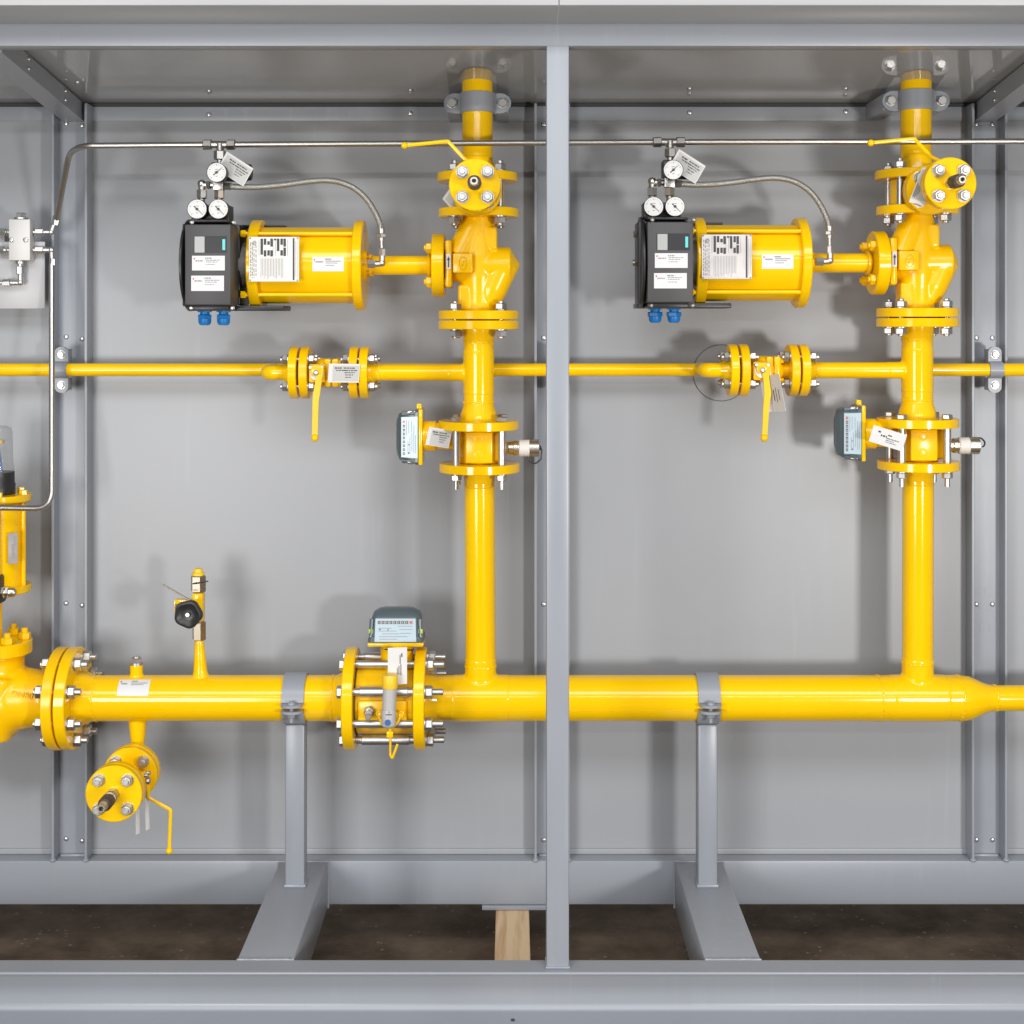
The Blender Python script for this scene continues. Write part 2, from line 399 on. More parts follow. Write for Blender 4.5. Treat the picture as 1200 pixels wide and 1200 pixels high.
# front top rail, post
zr = ZC + (YV - 54) / F * 2.49; yfp = -.38
p = MB(); p.span((-XE, yfp, zr), (XE, yfp + .04, zr + .0398), bev=.0025); p.build('top_rail', GREY, enc)
x0, x1 = W(640.3, 0, yfp).x, W(667, 0, yfp).x
p = MB(); p.span((x0, yfp + .0005, ZB), (x1, yfp + .0395, zr + .0015), bev=.003); p.build('front_post', GREY, enc)
p = MB(); p.box(((x0 + x1) / 2, yfp + .019, ZB + .002), (x1 - x0 + .003, .043, .0035), bev=.0015)
p.build('weld_bead', GREY, enc)
# front base channel (flanges forward), rear beam
yb = -.395
sec = [(yb, ZB), (yb + .05, ZB), (yb + .05, .104), (yb, .104), (yb, .1145), (yb + .036, .1215), (yb + .042, .130), (yb + .042, .188), (yb + .038, .195), (yb, .1985)]
p = MB(); p.prism([(-XE, y, z) for y, z in sec], (2 * XE, 0, 0)); fc = p.build('base_channel', GREY, enc)
bv = fc.modifiers.new('bevel', 'BEVEL'); bv.width = .0022; bv.segments = 2; bv.limit_method = 'ANGLE'; bv.angle_limit = .35
p = MB(); h = W(601, 1192, yb); p.lathe(Vector((h.x, yb + .012, .1172)), Vector((0, -.19, .98)), [(0, .0038), (.0004, .0036)], 20); p.build('drain_hole', DKG, fc)
p = MB(); p.span((-XE, YT + .002, .1134), (XE, YW + .03, ZB), bev=.003); rb = p.build('rear_beam', GREY, enc)
p = MB(); p.span((W(565, 0, .12).x, YT - .004, .1045), (W(655, 0, .12).x, YW, .1130), bev=.001); p.build('bearing_plate', GREY, rb)
# lower and upper wall angles
p = MB(); p.span((-XE, YW - .004, ZB + .0005), (XE, YW - .0005, ZB + .012), bev=.0008); p.build('bottom_angle', PANEL, enc)
zt = roofz(YW) - .0035
ta = MB(); ta.span((-XE, YW - .0035, W(0, 142, YW).z), (XE, YW - .0003, zt - .004), bev=.0008); tao = ta.build('top_angle', GREY, enc)
p = MB(); p.span((-XE, YW - .009, zt - .0035), (XE, YW - .0004, zt + .002)); p.build('dark_gap_strip', GASK, enc)  # black strip stands in for the shade in the gap below the roof
sm = MB(); screw(sm, Vector((0, 0, 0))); SCREW = sm.mesh('screw', ZINC)
repeat('screw', SCREW, tao, [W(px, py, YW - .0035) for px, py in ((245, 134.5), (481, 133), (808, 132), (991, 131))])
sr = MB(); screw(sr, Vector((0, 0, 0)), ax=-Z); SCREWD = sr.mesh('screw', ZINC)
roofs = [o for o in enc.children if o.name.startswith('roof_sheet')]
def ceil_pt(px, py):
    k = (YV - py) / F                     # ray meets the sloping roof
    d = (1.7716 - ZC + .107 * (YW + DC)) / (k + .107); Y = d - DC
    return Vector(((px - XV) / F * d, Y, roofz(Y) - .0005))
repeat('screw', SCREWD, roofs[0], [ceil_pt(91, 96), ceil_pt(245, 106), ceil_pt(481, 105)])
repeat('screw', SCREWD, roofs[1], [ceil_pt(808, 103), ceil_pt(991, 103)])
# wall channels with screws, rafters
def uchan(x, label=None):
    w = .037; t = .006
    sec = [(x - w, YW - .001), (x - w, YT), (x - w + t, YT), (x - w + t, YW - .007), (x + w - t, YW - .007), (x + w - t, YT), (x + w, YT), (x + w, YW - .001)]
    p = MB(); p.prism([(a, b, ZB + .0005) for a, b in sec], (0, 0, zt - ZB - .003))
    o = p.build('wall_channel', GREY, enc)
    b = o.modifiers.new('bevel', 'BEVEL'); b.width = .0012; b.segments = 2; b.limit_method = 'ANGLE'
    q = MB()
    for s in (-1, 1):
        q = MB(); q.ball(Vector((x + s * (w - .003), YT + .002, ZB + .002)), .0065, n=8, sz=.6); q.build('weld_bead', GREY, o)
    q = MB(); q.box((x, YW - .012, ZB + .002), (2 * w - .02, .008, .005), bev=.002); q.build('weld_bead', GREY, o)
    return o
chs = []
for px, tilt in ((81, 2), (647, 0), (1160, 0)):
    x = W(px, 0, YT).x; o = uchan(x); chs.append(o)
    pts = []
    for py in (146, 396, 708, 984):
        for s in (-1, 1):
            q = W(600, py + s * tilt * .6, YW - .007); pts.append(Vector((x + s * .0165, YW - .007, q.z)))
    repeat('screw', SCREW, o, pts)
# stamped letters on the right-hand channel
text_part('stamped_letters', 'H / G', .034, .0003, GREY, chs[2], W(1148, 686, YW - .0072), (PI / 2, PI / 2, 0), 1.3)
for px in (81, 1160):
    x = W(px, 0, YT).x; p = MB(); hw = .022
    y0, y1 = yfp + .041, YW - .008
    for (a, b, dz0, dz1) in ((x - hw, x + hw, -.041, -.0365), (x - hw, x - hw + .0045, -.0365, -.0042), (x + hw - .0045, x + hw, -.0365, -.0042)):
        p.prism([(a, y0, roofz(y0) + dz0), (a, y1, roofz(y1) + dz0), (a, y1, roofz(y1) + dz1), (a, y0, roofz(y0) + dz1)], (b - a, 0, 0))
    ro = p.build('rafter', GREY, enc)
    s = 1 if px < 600 else -1
    ss = MB(); screw(ss, Vector((0, 0, 0)), ax=X * s); me = ss.mesh('screw', ZINC)
    repeat('screw', me, ro, [Vector((x + s * hw, yy, roofz(yy) - d)) for yy in (.02, -.20) for d in (.012, .030)])
# round cover over the cable hole behind the right valve
p = MB(); p.lathe(W(845, 437, YW - .0003), YF, [(0, .0585), (.0008, .058), (.0012, .0575)], 64); cvr = p.build('hole_cover', PANEL, enc)
p = MB(); p.ring(W(845, 437, YW - .0012), YF, .0588, .00045, seg=72, k=6); p.build('cover_edge', DKG, cvr)
for sx, m_ in ((-1, 0), (1, 0)):
    p = MB(); p.span((sx * XE, -.37, ZB), (sx * (XE + .003), YW, 1.78)); p.build('end_panel', PANEL, enc)

# sleepers are parts of the enclosure
for pxa, pxb in ((327.6, 384), (790.8, 846.7)):
    x0, x1 = W(pxa, 0, .12).x, W(pxb, 0, .12).x
    p = MB(); p.span((x0, yb + .051, .106), (x1, YT + .001, ZB - .0006), bev=.003); sl = p.build('sleeper', GREY, enc)
    for q0, q1 in ((Vector((x0, YT - .0005, ZB - .001)), Vector((x1, YT - .0005, ZB - .001))), (Vector((x0 - .001, YT - .0005, .108)), Vector((x0 - .001, YT - .0005, ZB - .002))), (Vector((x1 + .001, YT - .0005, .108)), Vector((x1 + .001, YT - .0005, ZB - .002))), (Vector((x0, yb + .0505, ZB - .0005)), Vector((x1, yb + .0505, ZB - .0005)))):
        w_ = MB(); pts = [q0.lerp(q1, k / 24) + Vector((random.uniform(-.0006, .0006), random.uniform(-.0006, .0006), random.uniform(-.0004, .0004))) for k in range(25)]; w_.tube(pts, .0024, 0, 8); w_.build('weld_bead', GREY, sl)

# ------------------------------------------------------------------ supports of the main pipe
RM, YM = .0445, 0.0
ZM = W(0, 818).z
for px, side in ((347, 'left'), (828, 'right')):
    x = W(px, 0).x
    t = thing('pipe_support', 'grey square support post clamping the thick yellow pipe, %s of the tall front post' % side, 'pipe support', (x, 0, ZB), 'support posts under the thick pipe')
    p = MB(); p.span((x - .0195, -.0195, ZB), (x + .0195, .0195, ZM - RM - .003), bev=.005); po = p.build('post', GREY, t)
    p = MB(); p.box((x, 0, ZB + .002), (.0435, .0435, .006), bev=.0026); p.build('weld_bead', GREY, po)
    p = MB(); w = .0215; n = 36; sec = []
    a0, a1 = math.radians(4), math.radians(347)
    for r in (RM + .0055, RM + .0004):
        ring = [(-(r) * math.cos(a0 + (a1 - a0) * k / n), r * math.sin(a0 + (a1 - a0) * k / n)) for k in range(n + 1)]
        sec.append(ring if r > RM + .001 else ring[::-1])
    sec = sec[0] + sec[1]
    vsn = len(sec)
    p.add([(x + sx * w, y, ZM + z) for sx in (-1, 1) for y, z in sec],
          [(i, i + 1, vsn + i + 1, vsn + i) for i in range(vsn - 1)] + [(vsn - 1, 0, vsn, 2 * vsn - 1)] +
          [(i, i + 1, vsn - 2 - i, vsn - 1 - i) for i in range(n)] + [(vsn + i, vsn + i + 1, 2 * vsn - 2 - i, 2 * vsn - 1 - i) for i in range(n)])
    cl = p.build('clamp_band', GREY, t)
    for dz in (.003, -.009):
        p = MB(); pts = []
        for k in range(13):
            a = PI * k / 12; pts.append((x + math.cos(a) * w, -RM - .014 - math.sin(a) * .015, ZM + dz))
        pts = [(x + w, -RM + .008, ZM + dz)] + pts + [(x - w, -RM + .008, ZM + dz)]
        p.prism(pts, (0, 0, -.005)); p.build('clamp_ear', GREY, t)
    p = MB(); q = Vector((x, -RM - .016, ZM)); p.cyl(q - Z * .032, q + Z * .009, .004, seg=14); p.lathe(q + Z * .003, Z, [(0, .0078), (.002, .0074), (.004, .0055)], 20); p.hexa(q - Z * .022, q - Z * .0144, .0135)
    p.build('clamp_bolt', GREY, t)

# ------------------------------------------------------------------ bay equipment
RP = .0301; RF = .0795; TF = .0172; PCD = .0625
RX0 = 561
def weldneck(mb, o, axis, r, rn, L):
    mb.lathe(o, axis, [(0, rn), (L * .35, rn * .97), (L * .8, r * 1.03), (L, r)], 48, 0, cap=False)
def tee(parent, c, R, r, up, hl=.058, hv=.082, vox=.0024, fil=14, name='tee'):
    b = MB(); b.cyl(c - X * hl, c + X * hl, R + .0009, seg=64); b.cyl(c, c + up * hv, r + .0009, seg=48)
    return cast(b, name, YEL, parent, vox, fil)
def tag(pts, label, group='paper tags tied to the valves and meters', absolute=False, field=(.12, .04, .96, .90), Y=0.0, rows=None, wire=None, thick=.0006, cat='tag', flipy=0.0):
    """paper card: pts = top-left, top-right, bottom-left in px (at depth Y; right edge may recede by flipy)"""
    global OFF
    keep = OFF
    if absolute: OFF = Vector((0, 0, 0))
    a, b, c = W(*pts[0], Y), W(*pts[1], Y + flipy), W(*pts[2], Y); OFF = keep
    u, w = b - a, c - a; n = u.cross(w).normalized()
    if n.y > 0: n = -n
    m = MB(); m.prism([a, b, b + w, c], n * -thick)
    f = field
    m.quad(a + u * f[0] + w * f[1] + n * .0002, u * (f[2] - f[0]), w * (f[3] - f[1]), 1)
    rows = rows or [(.20, .42, .20, .07), (.24, .60, .33, .05), (.48, .84, .20, .06), (.50, .92, .33, .05), (.52, .86, .45, .045), (.54, .80, .57, .045), (.55, .74, .70, .04)]
    words(m, a + n * .0003, u, w, rows, 2, .5)
    if wire: m.tube([W(*q) for q in wire], .0011, .004, 8, 3)
    return solo(m, 'paper_tag', [CARD, PRNT, INK, BLK], label, cat, group)
def sticker_rows(): return [(.05, .09, .14, .12), (.10, .34, .30, .09), (.40, .60, .12, .09), (.42, .86, .27, .06), (.42, .78, .40, .05), (.42, .70, .56, .05)]
def sticker(mb_parent, a, b, Y, label=None):
    p0 = W(a[0], a[1], Y); p1 = W(b[0], b[1], Y); m = MB()
    m.box((p0 + p1) / 2, (p1.x - p0.x, .0006, p0.z - p1.z), bev=.00025, seg=1)
    o = Vector((p0.x, Y - .0004, p0.z)); rows = sticker_rows(); u, w = X * (p1.x - p0.x), -Z * (p0.z - p1.z)
    words(m, o, u, w, rows[1:], 1, .45); words(m, o, u, w, rows[:1], 2, .5)
    return m.build('sticker', [WHT, INKG, RED], mb_parent, label)

def gauge(c, label, ang, r=.0190, depth=.025):
    t = thing('pressure_gauge', label, 'gauge', c - Z * r, 'round white pressure gauges')
    m = MB(); m.lathe(c + Vector((0, depth, 0)), YF, [(0, r * .8), (.003, r * .96), (depth - .003, r * .98), (depth - .002, r * 1.0), (depth + .001, r * 1.0), (depth + .002, r * .98), (depth + .001, r * .945), (depth - .001, r * .94)], 40); m.build('case', GROM, t)
    m = MB(); m.cyl(c + Vector((0, .0006, 0)), c + Vector((0, -.0008, 0)), r * .945, seg=40)
    for k in range(21):
        a = math.radians(225 - 270 * k / 20); l = .17 if k % 5 == 0 else .09; d = Vector((math.cos(a), 0, math.sin(a))); pz = Vector((-d.z, 0, d.x))
        p = c + d * r * (.82 - l) + Vector((0, -.0010, 0)); wd_ = r * (.035 if k % 5 == 0 else .018)
        m.quad(p - pz * wd_, d * r * l, pz * 2 * wd_, 1)
    for dx, dz, wd_ in ((-.18, .26, .36), (-.12, -.42, .24)):
        m.quad(c + Vector((dx * r, -.0010, dz * r)), X * wd_ * r, Z * .07 * r, 1)
    m.build('dial', [DIAL, INKG], t)
    m = MB(); a = math.radians(ang); d = Vector((math.cos(a), 0, math.sin(a))); pz = Vector((-d.z, 0, d.x)); o = c + Vector((0, -.0020, 0))
    m.prism([o - d * r * .42 - pz * r * .05, o - d * r * .42 + pz * r * .05, o + d * r * .72 + pz * r * .012, o + d * r * .72 - pz * r * .012], (0, .0006, 0))
    m.cyl(o + Vector((0, .001, 0)), o - Vector((0, .0012, 0)), r * .13, seg=16); m.build('needle', INK, t)
    return t

def head(parent, o, u, r, wd_, ht, dp, screws=None, tabs=True):
    """index head of a gas meter: o = centre of the base plate, u = up, r = along the figures; the dial faces the front"""
    f = YF.copy()
    M = Matrix((r, f, u)).transposed()
    m = MB(); m.box(o - u * .003, (wd_ * 1.05, dp * 1.06, .0085), bev=.003, M=M)
    if tabs: m.box(o + r * (wd_ * .56) + u * .001, (.012, .02, .010), bev=.002, M=M)
    m.build('base_plate', YEL, parent)
    m = MB()
    def loop(hh, sx, f0, f1, ins):
        hw = wd_ / 2 * sx
        pts = [(-hw, f0 + ins), (-hw + ins, f0), (hw - ins, f0), (hw, f0 + ins), (hw, f1 - ins), (hw - ins, f1), (-hw + ins, f1), (-hw, f1 - ins)]
        return [o + u * hh + r * a + f * b for a, b in pts]
    lv = [(.0012, 1.04, -dp * .525, dp * .525, .005), (ht * .12, 1.03, -dp * .52, dp * .52, .005), (ht * .20, 1.0, -dp * .5, dp * .5, .006), (ht * .22, .93, -dp * .46, dp * .47, .005), (ht * .70, .93, -dp * .45, dp * .40, .007),
          (ht * .88, .86, -dp * .40, dp * .30, .010), (ht * 1.0, .64, -dp * .25, dp * .14, .010)]
    vs = []; fs = []
    for L in lv: vs += loop(*L)
    for i in range(len(lv) - 1):
        for k in range(8): fs.append((i * 8 + k, i * 8 + (k + 1) % 8, (i + 1) * 8 + (k + 1) % 8, (i + 1) * 8 + k))
    fs += [tuple(range(8)), tuple((len(lv) - 1) * 8 + k for k in range(8))]
    m.add(vs, fs); m.build('counter_housing', SLATE, parent)
    m = MB(); fw = wd_ * .39
    b0 = o + u * ht * .05 + f * (dp * .5 + .0012); b1 = o + u * ht * .76 + f * (dp * .405 + .0022)
    m.prism([b0 - r * fw, b0 + r * fw, b1 + r * fw * .96, b1 - r * fw * .96], f * .0012)
    fo = b1 - r * fw * .96 + f * .0014; uu = r * fw * 1.92; ww = b0 - b1
    nn = f * .0004
    for k in range(8):
        m.quad(fo + uu * (.06 + .098 * k) + ww * .10 + nn, uu * .062, ww * .12, 1)
        m.quad(fo + uu * (.08 + .098 * k) + ww * .12 + nn * 1.6, uu * .018, ww * .075, 3)
    m.quad(fo + uu * .86 + ww * .11 + nn, uu * .05, ww * .10, 4)
    m.quad(fo + uu * .05 + ww * .085 + nn * .5, uu * .89, ww * .155, 5)
    for (x0, x1, y) in ((.55, .92, .31), (.08, .40, .40), (.08, .52, .52), (.60, .92, .45), (.16, .60, .64), (.62, .9, .62), (.1, .8, .76), (.1, .55, .87)):
        m.quad(fo + uu * x0 + ww * y + nn, uu * (x1 - x0), ww * .022, 2)
    m.quad(fo + uu * .09 + ww * .44 + nn, uu * .035, ww * .05, 1); m.quad(fo + uu * .30 + ww * .44 + nn, uu * .03, ww * .09, 2)
    m.build('dial_face', [FACE, INK, INKG, FACE, RED, LCD], parent)
    for s in (-1, 1):
        m = MB(); c = o + r * s * wd_ * .465 + f * dp * .40
        m.cyl(c, c + u * ht * .30, .0042, seg=14); m.cyl(c + u * ht * .30, c + u * (ht * .30 + .008), .0052, .0046, seg=14, m=1)
        m.build('seal_screw', [ZINC, screws or ZINC], parent)
    # clear ribs at the housing corners
    for s in (-1, 1):
        m = MB(); m.prism([o + r * s * wd_ * .47 + f * dp * .47 + u * ht * .22, o + r * s * wd_ * .44 + f * dp * .50 + u * ht * .22, o + r * s * wd_ * .42 + f * dp * .44 + u * ht * .74, o + r * s * wd_ * .46 + f * dp * .40 + u * ht * .74], r * s * .003); m.build('rib', SLATE, parent)

def lever(parent, pts, w=.0042, th=.0022, ball=.0066, name='lever', bend=.006):
    m = MB(); m.tube(pts, w, bend, 12, 0, flat=(th, w)); m.ball(Vector(pts[-1]), ball, n=10); return m.build(name, YEL, parent)

def bay(i):
    global OFF
    OFF = Vector((.8677 * i, 0, .0048 * i))
    side = ('left', 'right')[i]; post = ('left', 'right')[i] + ' of the tall front post'
    bay_ = side + ' bay'
    # ---------------- pipe up to the roof
    t = thing('outlet_pipe', 'yellow vertical pipe passing up through the roof, ' + post, 'pipe', W(559.5, 208))
    xa = W(559.5, 0).x; fz = W(0, 208.3).z; O = Vector((xa, 0, fz - TF / 2))
    ztop = roofz(0) + .05
    m = MB(); m.cyl(Vector((xa, 0, fz)), Vector((xa, 0, ztop)), RP, seg=56); m.build('pipe', YEL, t)
    m = MB(); disc(m, O, Z, RF, TF); weldneck(m, O + Z * TF, Z, RP, RP * 1.16, .03); m.build('flange', YEL, t)
    m = MB(); m.ring(Vector((xa, 0, fz + TF / 2 + .031)), Z, RP, .0016); m.build('weld_bead', YEL, t)
    # ---------------- roof collar + clamp
    n_ = Vector((0, .107, 1)).normalized()
    pc = Vector((xa, 0, roofz(0) - .0003))
    m = MB(); m.lathe(pc, -n_, [(0, .088), (.0004, .088), (.0009, .0874)], 72)
    solo(m, 'roof_collar', ROOFM, 'round flat grey cover plate on the ceiling around the yellow pipe in the ' + bay_, 'pipe collar')
    yc = -.028; t = thing('pipe_clamp', 'wide grey clamp with two hex bolts round the top pipe in the ' + bay_, 'pipe clamp', W(559.5, 131), 'pipe clamps')
    z0, z1 = W(0, 131, -.02).z, W(0, 107.5, -.02).z
    m = MB(); n = 20; sec = []
    for k in range(n + 1):
        a = PI * k / n; sec.append((-(RP + .0045) * math.cos(a), -(RP + .0045) * math.sin(a)))
    for k in range(n, -1, -1):
        a = PI * k / n; sec.append((-(RP + .0004) * math.cos(a), -(RP + .0004) * math.sin(a)))
    N = len(sec)
    m.add([(xa + x, y, z) for z in (z0, z1) for x, y in sec], [(k, k + 1, N + k + 1, N + k) for k in range(N - 1)] + [(N - 1, 0, N, 2 * N - 1)] + [(k, k + 1, N - 2 - k, N - 1 - k) for k in range(n)] + [(N + k, N + k + 1, 2 * N - 2 - k, 2 * N - 1 - k) for k in range(n)])
    m.build('band', GREY, t)
    zc = (z0 + z1) / 2; hh = (z1 - z0) / 2
    for s in (-1, 1):
        m = MB(); pts = [(xa + s * (RP - .002), .0, z0), (xa + s * (RP + .016), .0, z0)] + [(xa + s * (RP + .016 + .0205 * math.sin(PI * k / 10)), 0, zc - hh * math.cos(PI * k / 10)) for k in range(1, 10)] + [(xa + s * (RP + .016), .0, z1), (xa + s * (RP - .002), 0, z1)]
        m.prism(pts, (0, .005, 0)); m.prism([(p[0], .0065, p[2]) for p in pts], (0, .005, 0)); m.build('ear', GREY, t)
        m = MB(); c = Vector((xa + s * .0502, 0, zc)); m.cyl(c, c - Vector((0, .002, 0)), .0105, seg=24); m.hexa(c - Vector((0, .002, 0)), c - Vector((0, .0095, 0)), .0165, rot=.3); m.cyl(c, c + Vector((0, .022, 0)), .0045, seg=12); m.build('bolt', ZINC, t)
    m = MB(); m.span((xa - .062, .012, z0 + .003), (xa - .036, YW - .004, z1 - .003), bev=.002); m.build('bracket', GREY, t); m = MB(); m.span((xa + .036, .012, z0 + .003), (xa + .062, YW - .004, z1 - .003), bev=.002); m.build('bracket', GREY, t)

    # ---------------- sampling ring valve between the upper flanges
    fz2 = W(0, 250).z; mid = W(560, 229 + 1.5 * i)
    t = thing('sampling_valve', 'yellow end-on sampling ball valve with round four-bolt flange facing out in the %s' % bay_, 'ball valve', Vector((mid.x, 0, fz2 + TF / 2)), 'sampling valves with end flanges')
    m = MB(); disc(m, Vector((mid.x, 0, fz2 + TF / 2 + .001)), Z, .052, fz - fz2 - TF - .002); m.build('ring_body', YEL, t)
    m = MB(); m.cyl(mid, mid + YF * .09, .0118, seg=32); m.build('stub', YEL, t)
    fr, ft = .0475, .014
    ys = (.072, .210)                                       # inner flange pair, outer flange pair
    for q in (ys[0], ys[0] + ft + .002, ys[1] - ft - .002):
        m = MB(); disc(m, mid + YF * q, YF, fr, ft); m.build('valve_flange', YELC, t)
    m = MB(); m.cyl(mid + YF * (ys[0] + 2 * ft), mid + YF * (ys[1] - ft), .017, seg=32); m.box(mid + YF * (.5 * (ys[0] + ys[1]) + .008), (.052, .034, .052), bev=.008)
    m.build('body', YELC, t)
    m = MB(); disc(m, mid + YF * ys[1], YF, fr, ft, .0014, 64); m.build('end_flange', YEL, t)
    L = 2 * ft + .002
    bm_ = bolt_mesh(YF, L, .0190, .003, .0035, rot=.4)
    repeat('bolt', bm_, t, circ(mid + YF * (ys[1] - ft - .002), YF, .0325, 4, PI / 4)); repeat('bolt', bm_, t, circ(mid + YF * ys[0], YF, .0325, 4, PI / 4))
    e = mid + YF * (ys[1] + ft)
    m = MB(); m.hexa(e, e + YF * .012, .020); m.cyl(e + YF * .012, e + YF * .020, .008, seg=24); m.build('nipple', NICK, t)
    m = MB(); m.lathe(e + YF * .018, YF, [(0, .0100), (.003, .0125), (.03, .0125), (.034, .0115)], 32); m.build('coupling', GROM, t)
    m = MB(); m.lathe(e + YF * .050, YF, [(0, .0085), (.018, .0080), (.020, .0068), (.020, .0040), (.012, .0036)], 28); m.cyl(e + YF * .0615, e + YF * .0632, .0036, seg=16, m=1); m.build('outlet', [NICK, BLK], t)
    yb_ = -(.5 * (ys[0] + ys[1]) + .030)
    sx = W(546, 187, yb_)
    m = MB(); q = Vector((mid.x, yb_, mid.z)); m.cyl(q, q + Z * .042, .008, seg=20); m.hexa(q + Z * .042, q + Z * .050, .012); m.build('stem', STEEL, t)
    lever(t, [Vector((mid.x, yb_, mid.z + .045)), W(545, 187, yb_), W(525, 165.5, yb_), W(474, 170.5, yb_)], w=.0036)
    # bolts of the two big flanges (a long stud set)
    Lb = fz - fz2 + TF
    repeat('flange_bolt', bolt_mesh(Z, Lb, .0205, .004, .006), t, circ(Vector((mid.x, 0, fz2 - TF / 2)), Z, PCD, 4, PI / 4))
    if i == 0:
        tag([(529, 218), (545, 236), (518.5, 233)], 'paper tag half hidden behind the end-on valve flange, left of the tall front post', Y=-.06, flipy=.01)
    else:
        tag([(1081, 196), (1098, 199), (1065, 237)], 'narrow slanting paper tag tucked left of the end-on valve flange in the right bay', absolute=True, Y=-.165, field=(.04, .05, .96, .90), rows=[(.1, .14, .45, .40), (.2, .24, .5, .34), (.3, .33, .4, .4), (.38, .41, .5, .25)])

    # ---------------- control valve body
    vz = W(0, 369.2).z
    t = thing('control_valve', 'yellow cast angle-seat control valve body with conical nose in the %s' % bay_, 'valve', Vector((W(561, 0).x, 0, vz - TF / 2)), 'yellow control valves')
    cx = W(561, 0).x; C = W(561, 309)
    m = MB(); disc(m, Vector((cx, 0, fz2 - TF / 2)), Z, RF, TF); m.build('top_flange', YEL, t)
    m = MB(); disc(m, Vector((cx, 0, vz - TF / 2)), Z, RF, TF); m.build('bottom_flange', YEL, t)
    m = MB(); s = S0
    zt_, zb_ = fz2 - TF / 2 + .001, vz + TF / 2 - .001
    def zz(py): return W(0, py).z
    m.lathe(Vector((cx, 0, zb_)), Z, [(0, 20 * s), (zz(356) - zb_, 19.5 * s), (zz(340) - zb_, 20 * s), (zz(325) - zb_, 22 * s), (zz(300) - zb_, 22 * s), (zz(283) - zb_, 20 * s), (zz(272) - zb_, 19 * s), (zt_ - zb_, 19.5 * s)], 48)
    m.lathe(W(528, 311), X, [(0, 20 * s), (30 * s, 20 * s), (36 * s, 21.5 * s), (69.5 * s, 21.5 * s), (81 * s, 2 * s)], 44)      # nose
    m.lathe(W(589, 312, -.004), W(566, 362, -.004) - W(589, 312, -.004), [(0, 18.5 * s), (30 * s, 18 * s), (46 * s, 15 * s)], 40)
    m.lathe(W(539, 299, -.012), W(561, 256, -.004) - W(539, 299, -.012), [(-2 * s, 17 * s), (42 * s, 16.5 * s)], 40)
    m.lathe(W(590, 312, -.002), W(572, 350, -.002) - W(590, 312, -.002), [(-4 * s, 18 * s), (36 * s, 14 * s)], 40)
    m.box(W(574, 280, -.006), (.030, .046, .046), bev=.004)
    m.box(W(546, 349, -.006), (.030, .046, .050), bev=.004)
    cast(m, 'body', YELC, t, .0022, 6)
    m = MB(); c0 = W(542.5, 308.5, -.041); m.box(c0, (.039, .022, .039), bev=.003); m.build('pad', YELC, t)
    m = MB(); pc = W(542.5, 308.5, -.0525); 
    ring = []
    for (R1, R2) in ((.0075, .0125),):
        vs = []; fs = []; n = 32
        for k in range(n):
            a = 2 * PI * k / n
            for q, yy in ((.90, 0), (.97, -.0008), (1.05, 0)): vs.append(pc + Vector((math.cos(a) * R1 * q, yy, math.sin(a) * R2 * q)))
        for k in range(n):
            k2 = (k + 1) % n
            for j in (0, 1): fs.append((k * 3 + j, k * 3 + j + 1, k2 * 3 + j + 1, k2 * 3 + j))
        m.add(vs, fs)
    m.box(pc + Z * .003, (.008, .0012, .0012)); m.box(pc - Z * .003, (.008, .0012, .0012)); m.box(pc, (.0012, .0012, .012), M=Matrix.Rotation(.5, 3, 'Y')); m.build('emblem', YELC, t)
    # side port with square flange and its arrow label
    m = MB(); p0, p1 = W(522.3, 310), W(531, 310)
    m.box((p0 + p1) / 2, (p1.x - p0.x, .094, .094), bev=.006); m.cyl(p0, W(540, 310), .034, seg=40); m.build('side_flange', YELC, t)
    m = MB(); a = W(522.8, 297.5, -.049); b = W(528.3, 315.5, -.049); m.span(a, b + Vector((0, .001, 0)), bev=.0002)
    ca = (a + b) / 2 - Vector((0, .0012, 0)); m.add([ca + Vector((-.003, 0, .003)), ca + Vector((.003, 0, .003)), ca + Vector((0, 0, .010))], [(0, 1, 2)], 1); m.quad(ca + Vector((-.0011, 0, -.011)), X * .0022, Z * .015, 1); m.build('arrow_label', [WHT, INK], t)
    Lb = 2 * TF + .0050
    # ---------------- actuator
    axz = W(0, 311).z; AX = lambda px: W(px, 311)
    t2 = thing('pneumatic_actuator', 'yellow pneumatic piston actuator cylinder with %s nameplate in the %s' % (('white', 'brushed metal')[i], bay_), 'actuator', W(400, 356), 'pneumatic actuators')
    m = MB(); disc(m, AX(507), X, .0628, .0245, .0018); m.build('stem_flange', YEL, t2)
    m = MB(); m.cyl(AX(428), AX(506), .0192, seg=40); m.ring(AX(503), X, .0205, .004); m.build('stem_tube', YEL, t2)
    bb = bolt_mesh(X, .025, .0185, .004, .0, mt=YELC, wash=False, rot=.3, nh=.011)
    repeat('stem_bolt', bb, t2, circ(AX(507), X, .047, 4, PI / 4))
    m = MB(); m.cyl(AX(305), AX(420), .0755, seg=72); m.build('cylinder', YEL, t2)
    rE = .0895
    for px, th in ((297, 12.5), (417, 11)):
        m = MB(); disc(m, AX(px), X, rE, th * S0, .002, 72); m.build('end_cap', YEL, t2)
    m = MB(); m.cyl(AX(426), AX(431), .03, seg=40); m.build('hub', YELC, t2)
    rods = circ(AX(297), X, .0835, 4, PI / 4)
    b = MB(); Z0 = Vector((0, 0, 0)); b.cyl(Z0 - X * .010, X * (124 * S0), .0042, seg=14); b.hexa(-X * .014, -X * .004, .013); 
    repeat('tie_rod', b.mesh('tie_rod', YEL), t2, rods)
    repeat('end_bolt', bolt_mesh(X, .004, .011, .002, .0, mt=YELC, wash=False, nh=.006), t2, circ(AX(431), X, .022, 4, PI / 4))
    # nameplate
    yp = -.0905; p0 = W(291.5, 277.5, yp); p1 = W(350.5, 330, yp)
